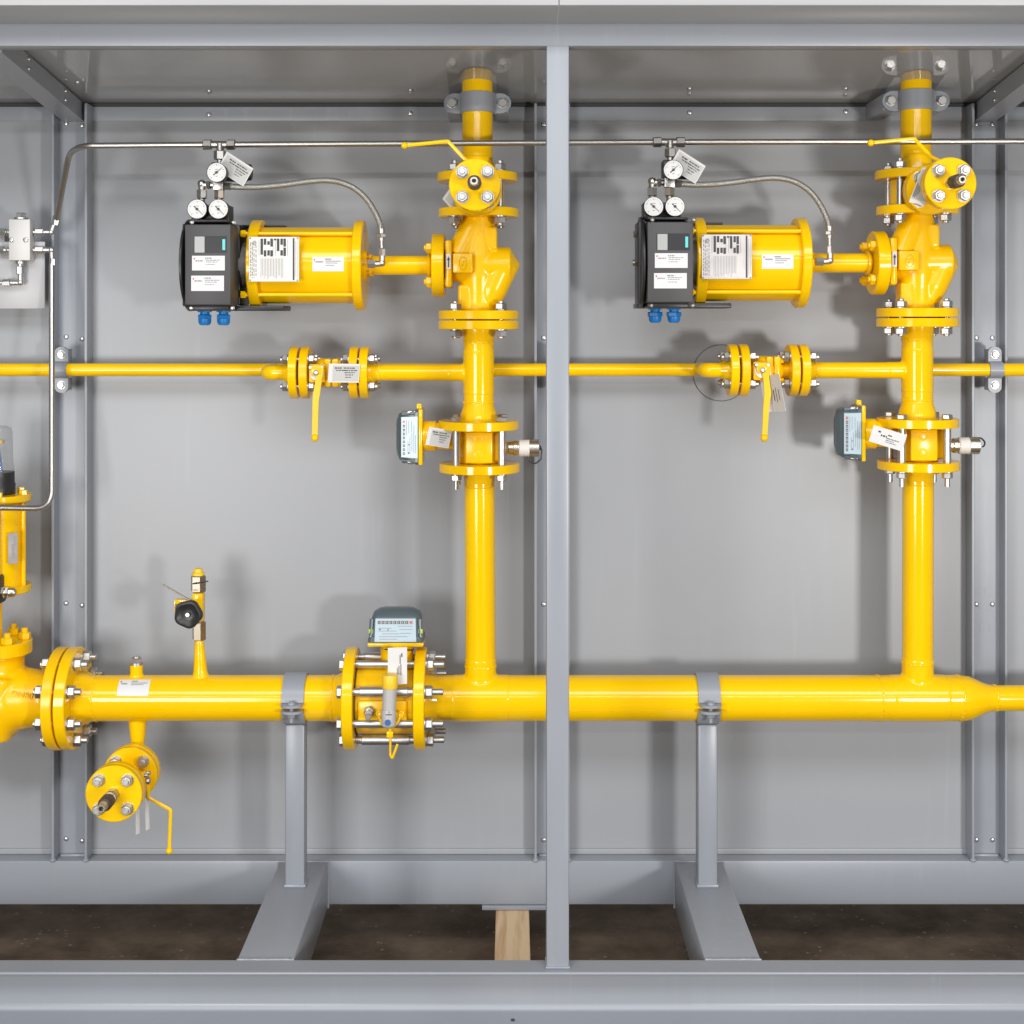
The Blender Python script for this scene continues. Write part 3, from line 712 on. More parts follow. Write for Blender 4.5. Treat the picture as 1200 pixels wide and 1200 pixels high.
    m = MB(); m.box((p0 + p1) / 2, (p1.x - p0.x, .0012, p0.z - p1.z), bev=.0005, seg=1)
    o = Vector((p0.x, yp - .0007, p0.z)); u, w = X * (p1.x - p0.x), -Z * (p0.z - p1.z)
    def vline(x, y0, y1, wd_, mm=1): m.quad(o + u * x + w * y0 - Vector((0, .0002, 0)), u * wd_, w * (y1 - y0), mm)
    for x in (.035, .065, .10, .14): 
        y = .12
        while y < .90:
            L = random.uniform(.03, .10); vline(x, y, min(y + L, .92), .012, 1); y += L + .025
    for x, segs in ((.235, ((.04, .40), )), (.30, ((.04, .18), (.30, .44))), (.37, ((.10, .18), (.30, .42))), (.43, ((.04, .22), (.30, .44))), (.50, ((.04, .08), )), (.56, ((.04, .32), )), (.63, ((.04, .18), (.30, .42))), (.69, ((.04, .22), (.24, .43)))):
        for a, b in segs: vline(x, a, b, .05, 1)
    for x in [.24 + .031 * k for k in range(15)]: vline(x, .48, random.uniform(.86, .96), .010, 2)
    for x in (.20, .48, .53, .77): vline(x, .06, .42, .008, 2)
    vline(.875, .03, .97, .035, 1)
    for x in (.93, .96): vline(x, .10, .9, .006, 2)
    for fx, fz_ in ((.03, .03), (.97, .03), (.03, .97), (.97, .97)): m.cyl(o + u * fx + w * fz_, o + u * fx + w * fz_ - Vector((0, .0012, 0)), .0016, seg=12, m=2)
    pl = m.build('nameplate', [WPLATE if i == 0 else PLATE, INK, INKG], t2)
    m = MB(); m.span(W(303, 285, -.070), W(308, 322, -.0892)); m.build('plate_bracket', YEL, t2)
    m = MB(); m.span(W(340, 300, -.070), W(344, 310, -.0892)); m.build('plate_bracket', YEL, t2)
    text_part('ce_mark', 'CE', .0085, .0001, INK, pl, o + u * .145 + w * .20 - Vector((0, .0002, 0)), (PI / 2, -PI / 2, 0))
    # sticker curved on the cylinder
    o3 = AX(0); rr = .0756; x0, x1 = W(366 - i, 0, -.0755).x, W(403 - i, 0, -.0755).x
    def ang_of(py): return math.asin(max(-1, min(1, (W(0, py, -.0755).z - axz) / rr)))
    m = MB(); a0, a1 = ang_of(318), ang_of(301); m.patch(o3, rr, x0, x1, a0, a1)
    for fx0, fx1, fy, h, mm in ((.05, .09, .14, .12, 2), (.10, .34, .30, .09, 1), (.40, .60, .12, .09, 1), (.42, .9, .27, .06, 1), (.42, .8, .40, .05, 1), (.42, .7, .56, .05, 1)):
        aa = a1 + (a0 - a1) * fy; ab = a1 + (a0 - a1) * (fy + h); m.patch(o3, rr + .0003, x0 + (x1 - x0) * fx0, x0 + (x1 - x0) * fx1, ab, aa, mm, 2, .0003)
    m.build('sticker', [WHT, INKG, RED], t2)
    # air fitting on the end cap
    yh = -.060
    # ---------------- positioner
    t3 = thing('valve_positioner', 'dark grey positioner box with display and two white stickers in the %s' % bay_, 'positioner', W(243, 364, -.1), 'dark grey valve positioners')
    yf = -.150
    a, b = W(216.3, 263, yf), W(270.3, 357.5, yf)
    m = MB(); m.box((a + b) / 2 + Vector((0, .038, 0)), (b.x - a.x, .076, a.z - b.z), bev=.003); m.build('cover', DKG, t3)
    a2, b2 = W(217.5, 257.5, yf + .016), W(278, 364, yf + .016)
    m = MB(); m.span(W(219.5, 257.5, yf + .014), W(276, 263.5, yf + .085), bev=.003); m.span(W(219.5, 357, yf + .014), W(276, 364.5, yf + .085), bev=.003)
    m.span(W(222, 262, yf + .03), W(277.5, 360, yf + .09), bev=.002); m.build('case', BLK, t3)
    repeat('cover_screw', (lambda mb: (mb.lathe(Vector((0, 0, 0)), YF, [(0, .0042), (.002, .0042), (.0026, .0032), (.0018, .002)], 18), mb.mesh('cover_screw', STEEL))[1])(MB()), t3, [W(px, py, yf + .0142) for px, py in ((225, 260.6), (274, 260.6), (224, 361), (272.5, 361))])
    m = MB(); m.span(W(227, 276.5, yf - .0006), W(266, 296.3, yf + .001)); dp = m.build('display', DKGL, t3)
    m = MB(); m.span(W(228, 277.2, yf - .0012), W(239.8, 296, yf)); m.build('screen', LCD, dp)
    m = MB(); m.span(W(260.6, 280.3, yf - .0012), W(264, 293, yf)); m.build('turquoise_mark', CYAN, dp)
    sticker(t3, (225, 299.7), (263.5, 317), yf - .0003); sticker(t3, (224, 323), (262.5, 341), yf - .0003)
    for px in (240, 262):
        c = W(px, 364, -.075); k = (-.075 + DC) / F
        m = MB(); m.hexa(c - Z * 1.8 * k, c + Z * 1.5 * k, 15 * k); m.cyl(c - Z * 5 * k, c - Z * 1 * k, 5.6 * k, seg=24); m.hexa(c - Z * 10 * k, c - Z * 4.5 * k, 15.5 * k, rot=.2)
        m.lathe(c - Z * 10 * k, -Z, [(0, 7.6 * k), (4 * k, 7.4 * k), (6.5 * k, 6 * k), (7.2 * k, 4 * k)], 24); m.build('cable_gland', BLUE, t3)
    q = W(222, 359, -.11); q.y = -.03; m = MB(); m.span(W(213.5, 262, -.11), q, bev=.003); m.build('feedback_housing', BLK, t3)
    # side disc, bracket, feedback shaft
    m = MB(); dcx = W(219, 0, -.1).x; c = Vector((dcx, -.072, W(0, 311, -.072).z)); disc(m, c - X * .002, X, .0885, .005, .001); 
    m.build('side_disc', BLK, t3)
    m = MB(); m.cyl(c - X * .014, c + X * .03, .006, seg=16); m.hexa(c - X * .013 + Z * .055, c + X * .002 + Z * .055, .012); m.hexa(c - X * .011 , c - X * .003, .013); m.build('bracket_bolt', STEEL, t3)
    m = MB(); m.span(W(222, 358, -.06), W(341, 364.5, .035), bev=.002); m.span(W(270, 263, -.05), W(292, 358, .05), bev=.002); m.span(W(276, 263.5, .0), W(338, 268, .05), bev=.002); m.build('bracket', BLK, t3)
    m = MB(); m.cyl(AX(278) + YF * .02, AX(297) + YF * .02, .032, seg=32); m.cyl(AX(274), AX(297), .045, seg=32); m.build('coupling', GREYT, t3)
    # gauge block and gauges
    m = MB(); q = W(268.5, 260, -.087); q.y = -.04; m.span(W(224, 240, -.087), q, bev=.002); m.build('gauge_block', BLK, t3)
    gauge(W(231, 245, -.113), 'left of the paired white gauges atop the positioner in the ' + bay_, -43)
    gauge(W(256, 245, -.113), 'right of the paired white gauges atop the positioner in the ' + bay_, -45)
    gauge(W(254, 202, -.113), 'single upper white pressure gauge on the air regulator in the ' + bay_, 40 if i == 0 else 42)
    # ---------------- air regulator and fittings
    t4 = thing('air_regulator', 'small black air regulator with plated fittings behind the upper gauge, ' + bay_, 'air regulator', W(257, 232, yf), 'air regulators')
    yr = -.075
    m = MB(); m.span(W(247, 190, yr - .012), W(262, 213, yr + .03), bev=.003); m.cyl(W(258, 202, yr + .022), W(290, 202, yr + .022), .0185, seg=32, ch=.002); m.cyl(W(288, 202, yr + .022), W(295, 202, yr + .022), .0160, seg=32, ch=.002); m.build('regulator_body', BLK, t4)
    m = MB(); k = (yr + DC) / F
    m.box(W(256.5, 217, yr), (12 * k, 14 * k, 12 * k), bev=.001); m.cyl(W(246, 217, yr), W(252, 217, yr), 3.5 * k, seg=16); m.hexa(W(242, 217, yr), W(247, 217, yr), 9 * k)
    m.tube([W(243, 217, yr), W(236.5, 217, yr), W(236.5, 224, yr)], 4 * k, .004, 16); m.ball(W(236.5, 215.5, yr), 5.0 * k, n=10)
    m.hexa(W(236.5, 222.5, yr), W(236.5, 233, yr), 10.5 * k); m.cyl(W(236.5, 233, yr), W(236.5, 241, yr), 4 * k, seg=16)
    m.hexa(W(263, 218, yr), W(271, 218.5, yr), 8.5 * k); m.build('elbow_fitting', STEEL, t4)
    m = MB(); m.hexa(W(257, 222.5, yr), W(257, 233, yr), 10.5 * k); m.cyl(W(257, 232, yr), W(257, 241, yr), 4 * k, seg=16); m.build('nut', BRONZE, t4)
    m = MB(); m.cyl(W(257.5, 168, yr), W(257.5, 192, yr), 3.6 * k, seg=16); m.hexa(W(257.5, 176.5, yr), W(257.5, 187.5, yr), 12 * k, rot=.25); m.build('top_nut', STEEL, t4)
    # hose
    t5 = thing('braided_hose', 'braided steel air hose arching over the actuator in the %s' % bay_, 'hose', W(447, 309, yh), 'braided air hoses')
    hp = [W(270, 218.5, yr), W(283, 219.3, yr), W(306, 219, yr + .002), W(333, 216.5, yr + .004), W(358, 213, yr + .006), W(380, 211.3, yr + .008), W(398, 213.5, yr + .010), W(414, 220, yr + .012), W(428, 231.5, yr + .014), W(438, 246, yh), W(444.5, 260, yh), W(447, 272, yh)]
    # smooth the path (Catmull-Rom)
    sp_ = []
    for q in range(len(hp) - 1):
        p0_, p1_, p2_, p3_ = hp[max(q - 1, 0)], hp[q], hp[q + 1], hp[min(q + 2, len(hp) - 1)]
        for r_ in range(6):
            t_ = r_ / 6; sp_.append(.5 * ((2 * p1_) + (p2_ - p0_) * t_ + (2 * p0_ - 5 * p1_ + 4 * p2_ - p3_) * t_ ** 2 + (-p0_ + 3 * p1_ - 3 * p2_ + p3_) * t_ ** 3))
    sp_.append(hp[-1])
    m = MB(); m.tube(sp_, .0057, 0, 20, 0, uvs=True); m.build('hose', BRAID, t5)
    k = (yh + DC) / F
    m = MB(); m.cyl(W(447, 268, yh), W(447, 274, yh), 3.8 * k, seg=20); m.hexa(W(447, 273.5, yh), W(447, 278.5, yh), 9.5 * k); m.cyl(W(447, 278, yh), W(447, 282, yh), 3.3 * k, seg=16); m.cyl(W(447, 280, yh), W(447.5, 293, yh), 2.0 * k, seg=16); m.build('hose_end', ZINC, t5)
    m = MB(); m.hexa(W(448, 291, yh), W(448, 300, yh), 7 * k); m.tube([W(448, 299, yh), W(447.8, 309, yh), W(437, 309.5, yh)], 3.6 * k, .005, 16); m.ball(W(447.6, 308, yh), 4.4 * k, n=10); m.hexa(W(430.5, 309.5, yh), W(440, 309.5, yh), 9.5 * k); m.build('elbow', ZINC, t5)
    tag([(266, 177.5), (297, 197.5), (254, 198.5)], 'tilted paper tag hanging behind the upper pressure gauge, ' + bay_, Y=-.0865, field=(.06, .10, .97, .97))

    # ---------------- riser spool with branch
    z1 = W(0, 381.7).z - TF / 2 + .0015; z2 = W(0, 498).z + .0005
    t = thing('riser_spool', 'yellow upright pipe spool with side branch above the small gas meter in the %s' % bay_, 'pipe', Vector((cx, 0, z2 - TF / 2)), 'upright pipe spools')
    m = MB(); disc(m, Vector((cx, 0, z1)), Z, RF, TF); weldneck(m, Vector((cx, 0, z1)), -Z, RP, RP * 1.13, .024); m.build('flange', YEL, t)
    m = MB(); disc(m, Vector((cx, 0, z2 - TF / 2)), Z, RF, TF); weldneck(m, Vector((cx, 0, z2 + TF / 2)), Z, RP, RP * 1.24, .034); m.build('flange', YEL, t)
    zbr = W(0, 436.7).z; rb_ = .0160
    m = MB(); m.cyl(Vector((cx, 0, z2)), Vector((cx, 0, z1)), RP, seg=56); m.build('pipe', YEL, t)
    b = MB(); c = Vector((cx, 0, zbr)); b.cyl(c - Z * .045, c + Z * .045, RP + .0008, seg=56); b.cyl(c, c - X * .062, rb_ + .0007, seg=40); cast(b, 'branch_joint', YEL, t, .0022, 12)
    xv = W(432 - 2 * i, 0).x
    m = MB(); m.cyl(c - X * .055, Vector((xv, 0, zbr)), rb_, seg=40); weldneck(m, Vector((xv + .001, 0, zbr)), X, rb_, rb_ * 1.5, .018); m.build('branch', YEL, t)
    for zz_ in (z1 - .026, z2 + TF / 2 + .036): bead(t, Vector((cx, 0, zz_)), Z, RP, .0012)
    bead(t, Vector((xv + .020, 0, zbr)), X, rb_, .0011)
    m = MB(); fbr, fbt = .0515, .0165
    disc(m, Vector((W(423.2 - 2 * i, 0).x, 0, zbr)), X, fbr, fbt); m.build('branch_flange', YEL, t)
    # joint bolts to the control valve: part of the valve
    tv = [o for o in SC.objects if o.name.startswith('control_valve')][-1]
    repeat('flange_bolt', bolt_mesh(Z, (vz + TF / 2) - z1, .0205, .003, .004), tv, circ(Vector((cx, 0, z1)), Z, PCD, 4, PI / 4))
    m = MB(); m.cyl(Vector((cx, 0, z1 + TF)), Vector((cx, 0, vz - TF / 2)), .050, seg=40); m.build('gasket', GASK, tv)

    # ---------------- ball valve in the branch
    t = thing('ball_valve', ('yellow flanged ball valve with lever down and paper tag across its front' if i == 0 else 'yellow flanged ball valve with lever down in front of a round wall cover'), 'ball valve', W(385, 466), 'ball valves with levers in the thin pipe branches')
    fx = [W(p - 2 * i, 0).x for p in (341, 353.6, 411, 423.2)]
    for f_ in fx[1:3]:
        m = MB(); disc(m, Vector((f_, 0, zbr)), X, fbr, fbt, .0014); m.build('flange', YELC, t)
    m = MB(); cb = W(374.5, 0).x
    m.cyl(Vector((fx[1], 0, zbr)), Vector((fx[2] + .002, 0, zbr)), .0165, seg=32)
    m.ball(Vector((W(378, 0).x, 0, zbr)), .029, n=16, sx=1.0); m.lathe(Vector((W(386, 0).x, 0, zbr)), X, [(0, .024), (.018, .022), (.03, .0165)], 32)
    cast(m, 'body', YELC, t, .0022, 5)
    m = MB(); 
    for px in (381.5, 390.5): m.box(W(px + 4, 436.5, 0), (.0142, .056, .056), bev=.005)
    m.build('split_flange', YELC, t)
    repeat('body_bolt', (lambda mb: (mb.hexa(Vector((0, 0, 0)), X * .006, .010), mb.mesh('body_bolt', YELC))[1])(MB()), t, [Vector((W(398.5, 0).x, sy * .02, zbr + sz * .02)) for sy in (-1, 1) for sz in (-1, 1)])
    ys_ = -.046
    m = MB(); m.cyl(Vector((cb, -.02, zbr)), Vector((cb, ys_ + .006, zbr)), .0145, seg=32); m.box(Vector((cb, ys_ + .008, zbr)), (.032, .006, .036), bev=.003); m.build('stem_housing', YELC, t)
    m = MB(); m.cyl(Vector((cb, ys_ + .006, zbr)), Vector((cb, ys_ + .001, zbr)), .0135, seg=32); m.build('stop_plate', ALU, t)
    m = MB(); 
    for sx_ in (-1, 1): m.lathe(Vector((cb + sx_ * .0115, ys_ + .004, zbr + .012)), YF, [(0, .004), (.007, .004), (.008, .0028)], 14)
    m.lathe(Vector((cb, ys_ - .004, zbr + .002)), YF, [(0, .0052), (.003, .0052), (.0045, .003)], 16); m.build('stem_bolt', ZINC, t)
    kx = (i * 6)
    m = MB(); yl = ys_ - .002
    m.box(Vector((cb, yl, zbr + .006)), (.022, .005, .020), bev=.0025)
    def strip(pts, th=.0045):
        for (xa_, za_, wa_), (xb_, zb2, wb_) in zip(pts[:-1], pts[1:]):
            m.prism([(xa_ - wa_, yl - th / 2, za_), (xa_ + wa_, yl - th / 2, za_), (xb_ + wb_, yl - th / 2, zb2), (xb_ - wb_, yl - th / 2, zb2)], (0, th, 0))
    zl = lambda py: W(0, py, yl).z
    xl = lambda px: W(px, 0, yl).x
    if i == 0: P = [(xl(374), zl(430), .009), (xl(374), zl(442), .0058), (xl(371), zl(462), .0066), (xl(370), zl(470), .0058), (xl(369), zl(513), .0052)]
    else: P = [(xl(374.5), zl(432), .009), (xl(375), zl(446), .0056), (xl(377), zl(464), .0066), (xl(375.5), zl(474), .0058), (xl(373), zl(516), .0048)]
    strip(P); m.ball(Vector((P[-1][0], yl, P[-1][1])), .0078, n=12); m.build('lever', YELC, t)
    bj = bolt_mesh(X, 12.5 * S0 + fbt, .0175, .004, .006)
    repeat('flange_bolt', bj, t, circ(Vector((fx[0], 0, zbr)), X, .0375, 4, PI / 4))
    repeat('flange_bolt', bj, t, circ(Vector((fx[2], 0, zbr)), X, .0375, 4, PI / 4))
    m = MB()
    for a in (fx[0], fx[2]): m.cyl(Vector((a + fbt, 0, zbr)), Vector((a + 12.4 * S0, 0, zbr)), .032, seg=32)
    m.build('gasket', GASK, t)
    if i == 0: tag([(385.5, 426), (422, 426.5), (384, 448)], 'horizontal paper tag across the front of the lever ball valve, left bay', Y=-.055, field=(.14, .10, .98, .93))
    else:
        tag([(371, 446), (379, 444), (378, 487)], 'long white tag strip hanging behind the ball valve lever in the right bay', Y=-.03, field=(.1, .02, .9, .05), rows=[(.4, .6, .3, .2)])
        tag([(378, 443), (384, 441), (386, 486)], 'paper tag with printed side hanging right of the ball valve lever, right bay', Y=-.035, field=(.40, .45, .42, .47), flipy=-.045, rows=[(.3, .36, .4, .3), (.5, .54, .35, .4), (.7, .74, .4, .3)])
    # ---------------- inlet elbow from the rear line to the valve
    t = thing('inlet_elbow', 'yellow elbow bringing the thin rear pipe forward to the lever ball valve, %s bay' % side, 'pipe', W(312, 444), 'inlet elbows')
    ye = .086; xe = W(313, 0).x
    m = MB(); m.tube([Vector((xe, ye, zbr)), Vector((xe, 0, zbr)), Vector((W(327, 0).x + .01, 0, zbr)), Vector((fx[0] + .002, 0, zbr))], .0146, .040, 36); m.build('pipe', YEL, t)
    m = MB(); disc(m, Vector((fx[0], 0, zbr)), X, fbr, fbt, .0014); weldneck(m, Vector((fx[0], 0, zbr)), -X, .0146, .022, .018); m.build('flange', YEL, t)

    # ---------------- small gas meter
    zt1 = z2 - TF / 2; zb1 = W(0, 547.5).z; xm = W(562, 0).x
    t = thing('gas_meter', 'small gas meter with grey index head pointing left in the %s' % bay_, 'gas meter', Vector((xm, 0, zb1)), 'gas meters')
    m = MB(); hb = zt1 - (zb1 + TF / 2)
    m.lathe(Vector((xm, 0, zb1 + TF / 2 + .0008)), Z, [(0, .038), (.003, .0395), (hb - .005, .0395), (hb - .0016, .038)], 56); m.box(Vector((xm, -.0365, zb1 + TF / 2 + hb * .5)), (.052, .012, hb - .006), bev=.003)
    m.box(Vector((xm + .026, 0, zb1 + TF / 2 + hb * .5)), (.044, .05, hb - .01), bev=.005)
    m.build('body', YELC, t)
    m = MB()
    for dz in (.3, .76): m.lathe(Vector((xm - .002, -.0415, zb1 + TF / 2 + hb * dz)), YF, [(0, .0085), (.0016, .0080), (.0019, .007)], 24)
    m.build('plug', YELC, t)
    m = MB(); hx = W(499, 511).x; zz_h = W(0, 511).z
    m.cyl(Vector((hx - .004, 0, zz_h)), Vector((xm, 0, zz_h)), .0265, seg=40); m.cyl(Vector((hx - .004, 0, zz_h)), Vector((hx + .02, 0, zz_h)), .030, seg=40); m.build('neck', YEL, t)
    head(t, W(492, 511 - 1.5 * i), -X, Z, 62 * S0, 27 * S0, .062)
    # long bolts
    zl0 = zb1 - TF / 2; Lb = zt1 + TF - zl0
    b = MB(); O_ = Vector((0, 0, 0)); b.cyl(O_ - Z * .030, O_ + Z * (Lb + .001), .0052, seg=16); b.cyl(O_ + Z * TF, O_ + Z * (Lb - TF), .0076, seg=20)
    b.hexa(O_ + Z * Lb, O_ + Z * (Lb + .0095), .0185); b.cyl(O_ - Z * .002, O_, .0115, seg=20); b.hexa(O_ - Z * .0135, O_ - Z * .002, .0185, rot=.25)
    repeat('flange_bolt', b.mesh('flange_bolt', ZINC), t, circ(Vector((xm, 0, zl0)), Z, PCD, 4, PI / 4))
    # pulse connector
    dl = 10 * i
    m = MB(); c = lambda px: W(px, 525 - 0 * i, -.004)
    m.hexa(c(583), c(596), 15 * S0); m.cyl(c(596), c(604), 7.5 * S0, seg=24); m.lathe(c(600), X, [(0, 6 * S0), (2 * S0, 8.6 * S0), (6 * S0, 8.6 * S0), (7 * S0, 7.5 * S0)], 28); m.cyl(c(620), c(632), 10.2 * S0, seg=32, ch=.001); m.cyl(c(606), c(612), 8 * S0, seg=24); m.build('pulse_plug', NICK, t)
    m = MB(); m.lathe(c(608), X, [(0, 9 * S0), (1 * S0, 10 * S0)] + [(1 * S0 + q * 1.5 * S0, (10 if q % 2 else 9.6) * S0) for q in range(9)] + [(14.5 * S0, 9 * S0)], 36); m.build('knurled_ring', CREAM, t)
    m = MB(); m.cyl(c(631), c(634), 2.4 * S0, seg=14); q = -.004
    m.tube([W(632, 522, q), W(635, 527, q), W(634, 538, q), W(627, 544, q), W(620, 540, q), W(619, 534, q)] if i == 0 else [W(629, 516, q), W(635, 516, q), W(640, 521, q), W(638, 527, q), W(632, 525, q)], .0016, .008, 10); m.build('cap_strap', BLK, t)
    if i == 0: tag([(503, 500), (530, 504.5), (498.5, 521)], 'small tilted paper tag on the neck of the small gas meter, left bay', Y=-.042, field=(.16, .12, .98, .97))
    else: tag([(1024, 498), (1063, 510), (1018, 517)], 'larger white tilted paper tag on the neck of the small gas meter, right bay', absolute=True, Y=-.078, field=(.4, .3, .42, .32), rows=[(.18, .28, .22, .10), (.28, .46, .40, .10), (.48, .62, .30, .07), (.46, .84, .50, .05), (.46, .7, .62, .04), (.46, .78, .73, .04)])
    OFF = Vector((0, 0, 0))
    return xm, zb1
risers = [bay(0), bay(1)]

# ------------------------------------------------------------------ rear thin line with clamps
YL = .086; ZL = W(0, 433.3, YL).z; rl = .0131
m = MB(); m.cyl(Vector((-XE + .02, YL, ZL)), Vector((XE - .02, YL, ZL)), rl, seg=36)
solo(m, 'thin_pipe', YEL, 'thin yellow horizontal pipe running along the back wall behind the uprights', 'pipe')
for px, lab in ((72, 'small grey two-bolt clamp holding the thin pipe at the left wall channel'), (651, 'small grey pipe clamp mostly hidden behind the tall front post'), (1166, 'small grey two-bolt clamp holding the thin pipe at the right wall channel')):
    c = W(px, 433.3, YL); c.z = ZL
    t = thing('pipe_clamp', lab, 'pipe clamp', c - Z * .045, 'small clamps on the thin pipe')
    m = MB(); n = 16; hw = .0135
    out = [(-(rl + .004) * math.sin(PI * k / n), (rl + .004) * math.cos(PI * k / n)) for k in range(n + 1)]
    inn = [(-(rl + .0003) * math.sin(PI * k / n), (rl + .0003) * math.cos(PI * k / n)) for k in range(n, -1, -1)]
    sec = out + inn; N = len(sec)
    m.add([(c.x + sx * hw, YL + y, ZL + z) for sx in (-1, 1) for y, z in sec], [(k, k + 1, N + k + 1, N + k) for k in range(N - 1)] + [(N - 1, 0, N, 2 * N - 1)] + [(k, k + 1, N - 2 - k, N - 1 - k) for k in range(n)] + [(N + k, N + k + 1, 2 * N - 2 - k, 2 * N - 1 - k) for k in range(n)])
    m.build('band', GREY, t)
    for s in (-1, 1):
        m = MB(); z0 = rl + .001
        pts = [(c.x - hw, YL, ZL + s * z0), (c.x + hw, YL, ZL + s * z0), (c.x + hw, YL, ZL + s * (z0 + .022))] + [(c.x + hw * math.cos(PI * k / 8), YL, ZL + s * (z0 + .022 + .011 * math.sin(PI * k / 8))) for k in range(1, 8)] + [(c.x - hw, YL, ZL + s * (z0 + .022))]
        m.prism(pts, (0, .005, 0)); m.prism([(p[0], YL + .0055, p[2]) for p in pts], (0, .004, 0)); m.span((c.x - hw + .002, YL + .0095, ZL + s * (z0 + .003)), (c.x + hw - .002, YT + .0, ZL + s * (z0 + .028)), bev=.001)
        m.build('ear', GREY, t)
        m = MB(); q = Vector((c.x, YL, ZL + s * (z0 + .017))); m.cyl(q, q - Vector((0, .0015, 0)), .0085, seg=20); m.hexa(q - Vector((0, .0015, 0)), q - Vector((0, .0075, 0)), .0130, rot=.2 * s); m.build('bolt', ZINC, t)

# ------------------------------------------------------------------ main pipe, right-hand run with risers
DF, TFM = .0995, .0215
xmf = W(487.5, 0).x
t = thing('header_pipe', 'thick yellow pipe running right from the large gas meter with two welded risers', 'pipe', Vector((W(800, 0).x, 0, ZM - RM)))
xr = [risers[0][0] + .002, risers[1][0] - .001]
xred0, xred1 = W(1124, 0).x, W(1166, 0).x
m = MB(); m.cyl(Vector((xmf + .01, 0, ZM)), Vector((xred0, 0, ZM)), RM, seg=80); m.build('pipe', YEL, t)
zsh = .003
m = MB(); m.lathe(Vector((xred0, 0, ZM)), X, [(-.002, RM), (.006, RM * .995), (.020, RM * .95), (.048, .0300), (.060, .0262), (xred1 - xred0, .0250)], 64); m.build('reducer', YEL, t)
m = MB(); m.cyl(Vector((xred1 - .002, 0, ZM)), Vector((XE - .03, 0, ZM)), .0250, seg=56); m.build('small_pipe', YEL, t)
for x in xr: tee(t, Vector((x, 0, ZM)), RM, RP, Z)
for x in (xr[1] - .078, xred0 - .001): bead(t, Vector((x, 0, ZM)), X, RM, .0012, 72)
bead(t, Vector((xred1, 0, ZM)), X, .0250, .0013)
for x, z in zip(xr, (780, 776)): bead(t, Vector((x, 0, W(0, z).z)), Z, RP, .0014)
for k, x in enumerate(xr):
    zb1 = risers[k][1]; xt = risers[k][0]
    m = MB(); m.tube([Vector((x, 0, ZM + .075)), Vector((xt, 0, zb1 - .03))], RP, 0, 56); m.build('riser', YEL, t)
    m = MB(); disc(m, Vector((xt, 0, zb1 - TF / 2)), Z, RF, TF); weldneck(m, Vector((xt, 0, zb1 - TF / 2)), -Z, RP, RP * 1.08, .022); m.ring(Vector((xt, 0, zb1 - TF / 2 - .030)), Z, RP, .0012); m.build('riser_flange', YEL, t)
m = MB(); disc(m, Vector((xmf, 0, ZM)), X, DF, TFM, .0018, 72); weldneck(m, Vector((xmf + TFM, 0, ZM)), X, RM, RM * 1.13, .022); m.build('flange', YEL, t)

# ------------------------------------------------------------------ main pipe, left-hand run
xlf = W(79.8, 0).x; xml = W(406, 0).x
t = thing('inlet_pipe', 'thick yellow pipe left of the large gas meter with sticker and welded stubs', 'pipe', Vector((W(240, 0).x, 0, ZM - RM)))
m = MB(); m.cyl(Vector((xlf + .01, 0, ZM)), Vector((xml + .01, 0, ZM)), RM, seg=72); m.build('pipe', YEL, t)
m = MB(); disc(m, Vector((xlf, 0, ZM)), X, DF, TFM, .0018, 72); weldneck(m, Vector((xlf + TFM, 0, ZM)), X, RM, RM * 1.22, .034); m.build('flange', YEL, t)
m = MB(); disc(m, Vector((xml, 0, ZM)), X, DF, TFM, .0018, 72); weldneck(m, Vector((xml, 0, ZM)), -X, RM, RM * 1.16, .022); m.build('flange', YEL, t)
bead(t, Vector((xlf + TFM + .037, 0, ZM)), X, RM, .0012, 72); bead(t, Vector((xml - .026, 0, ZM)), X, RM, .0012, 72)
p = W(160, 793)
b = MB(); b.cyl(Vector((p.x - .03, 0, ZM)), Vector((p.x + .03, 0, ZM)), RM - .0005, seg=64); b.cyl(Vector((p.x, 0, ZM)), W(160, 777), .0128, seg=32)
m_ = cast(b, 'plug_boss', YEL, t, .0022, 10)
m = MB(); m.cyl(W(160, 779), W(160, 776), .0125, seg=28); m.hexa(W(160, 776.5), W(160, 770.5), .0195, rot=.2); m.cyl(W(160, 770.5), W(160, 769), .007, seg=16); m.build('plug', ZINC, t)
b = MB(); q = W(235, 793); b.cyl(Vector((q.x - .03, 0, ZM)), Vector((q.x + .03, 0, ZM)), RM - .0005, seg=64); b.cyl(Vector((q.x, 0, ZM)), W(235, 789), .0155, seg=32); b.cyl(W(235, 792), W(233.5, 749), .0145, .0090, seg=32)
cast(b, 'conical_stub', YEL, t, .0022, 5)
b = MB(); q = W(161.5, 843); b.cyl(Vector((q.x - .035, 0, ZM)), Vector((q.x + .035, 0, ZM)), RM - .0005, seg=64); b.cyl(Vector((q.x, 0, ZM)), W(161.5, 850), .0175, .0175, seg=32); b.cyl(W(161.5, 846), W(161.5, 872), .0180, .0135, seg=32)
b.tube([W(161.5, 868), W(161.5, 897), W(161.5, 897) + YF * .03], .0135, .028, 28)
cast(b, 'drain_branch', YEL, t, .0024, 6)
fo = W(161.5, 897)
m = MB(); disc(m, fo + YF * .028, YF, .0525, .015, .0014); m.build('drain_flange', YEL, t)
ang = lambda py: math.asin((W(0, py, -RM).z - ZM) / RM)
m = MB(); x0, x1 = W(136.5, 0, -.043).x, W(173.5, 0, -.043).x; a1, a0 = ang(800.5), ang(816); OO = Vector((0, 0, ZM)); rr = RM + .0002
m.patch(OO, rr, x0, x1, a0, a1)
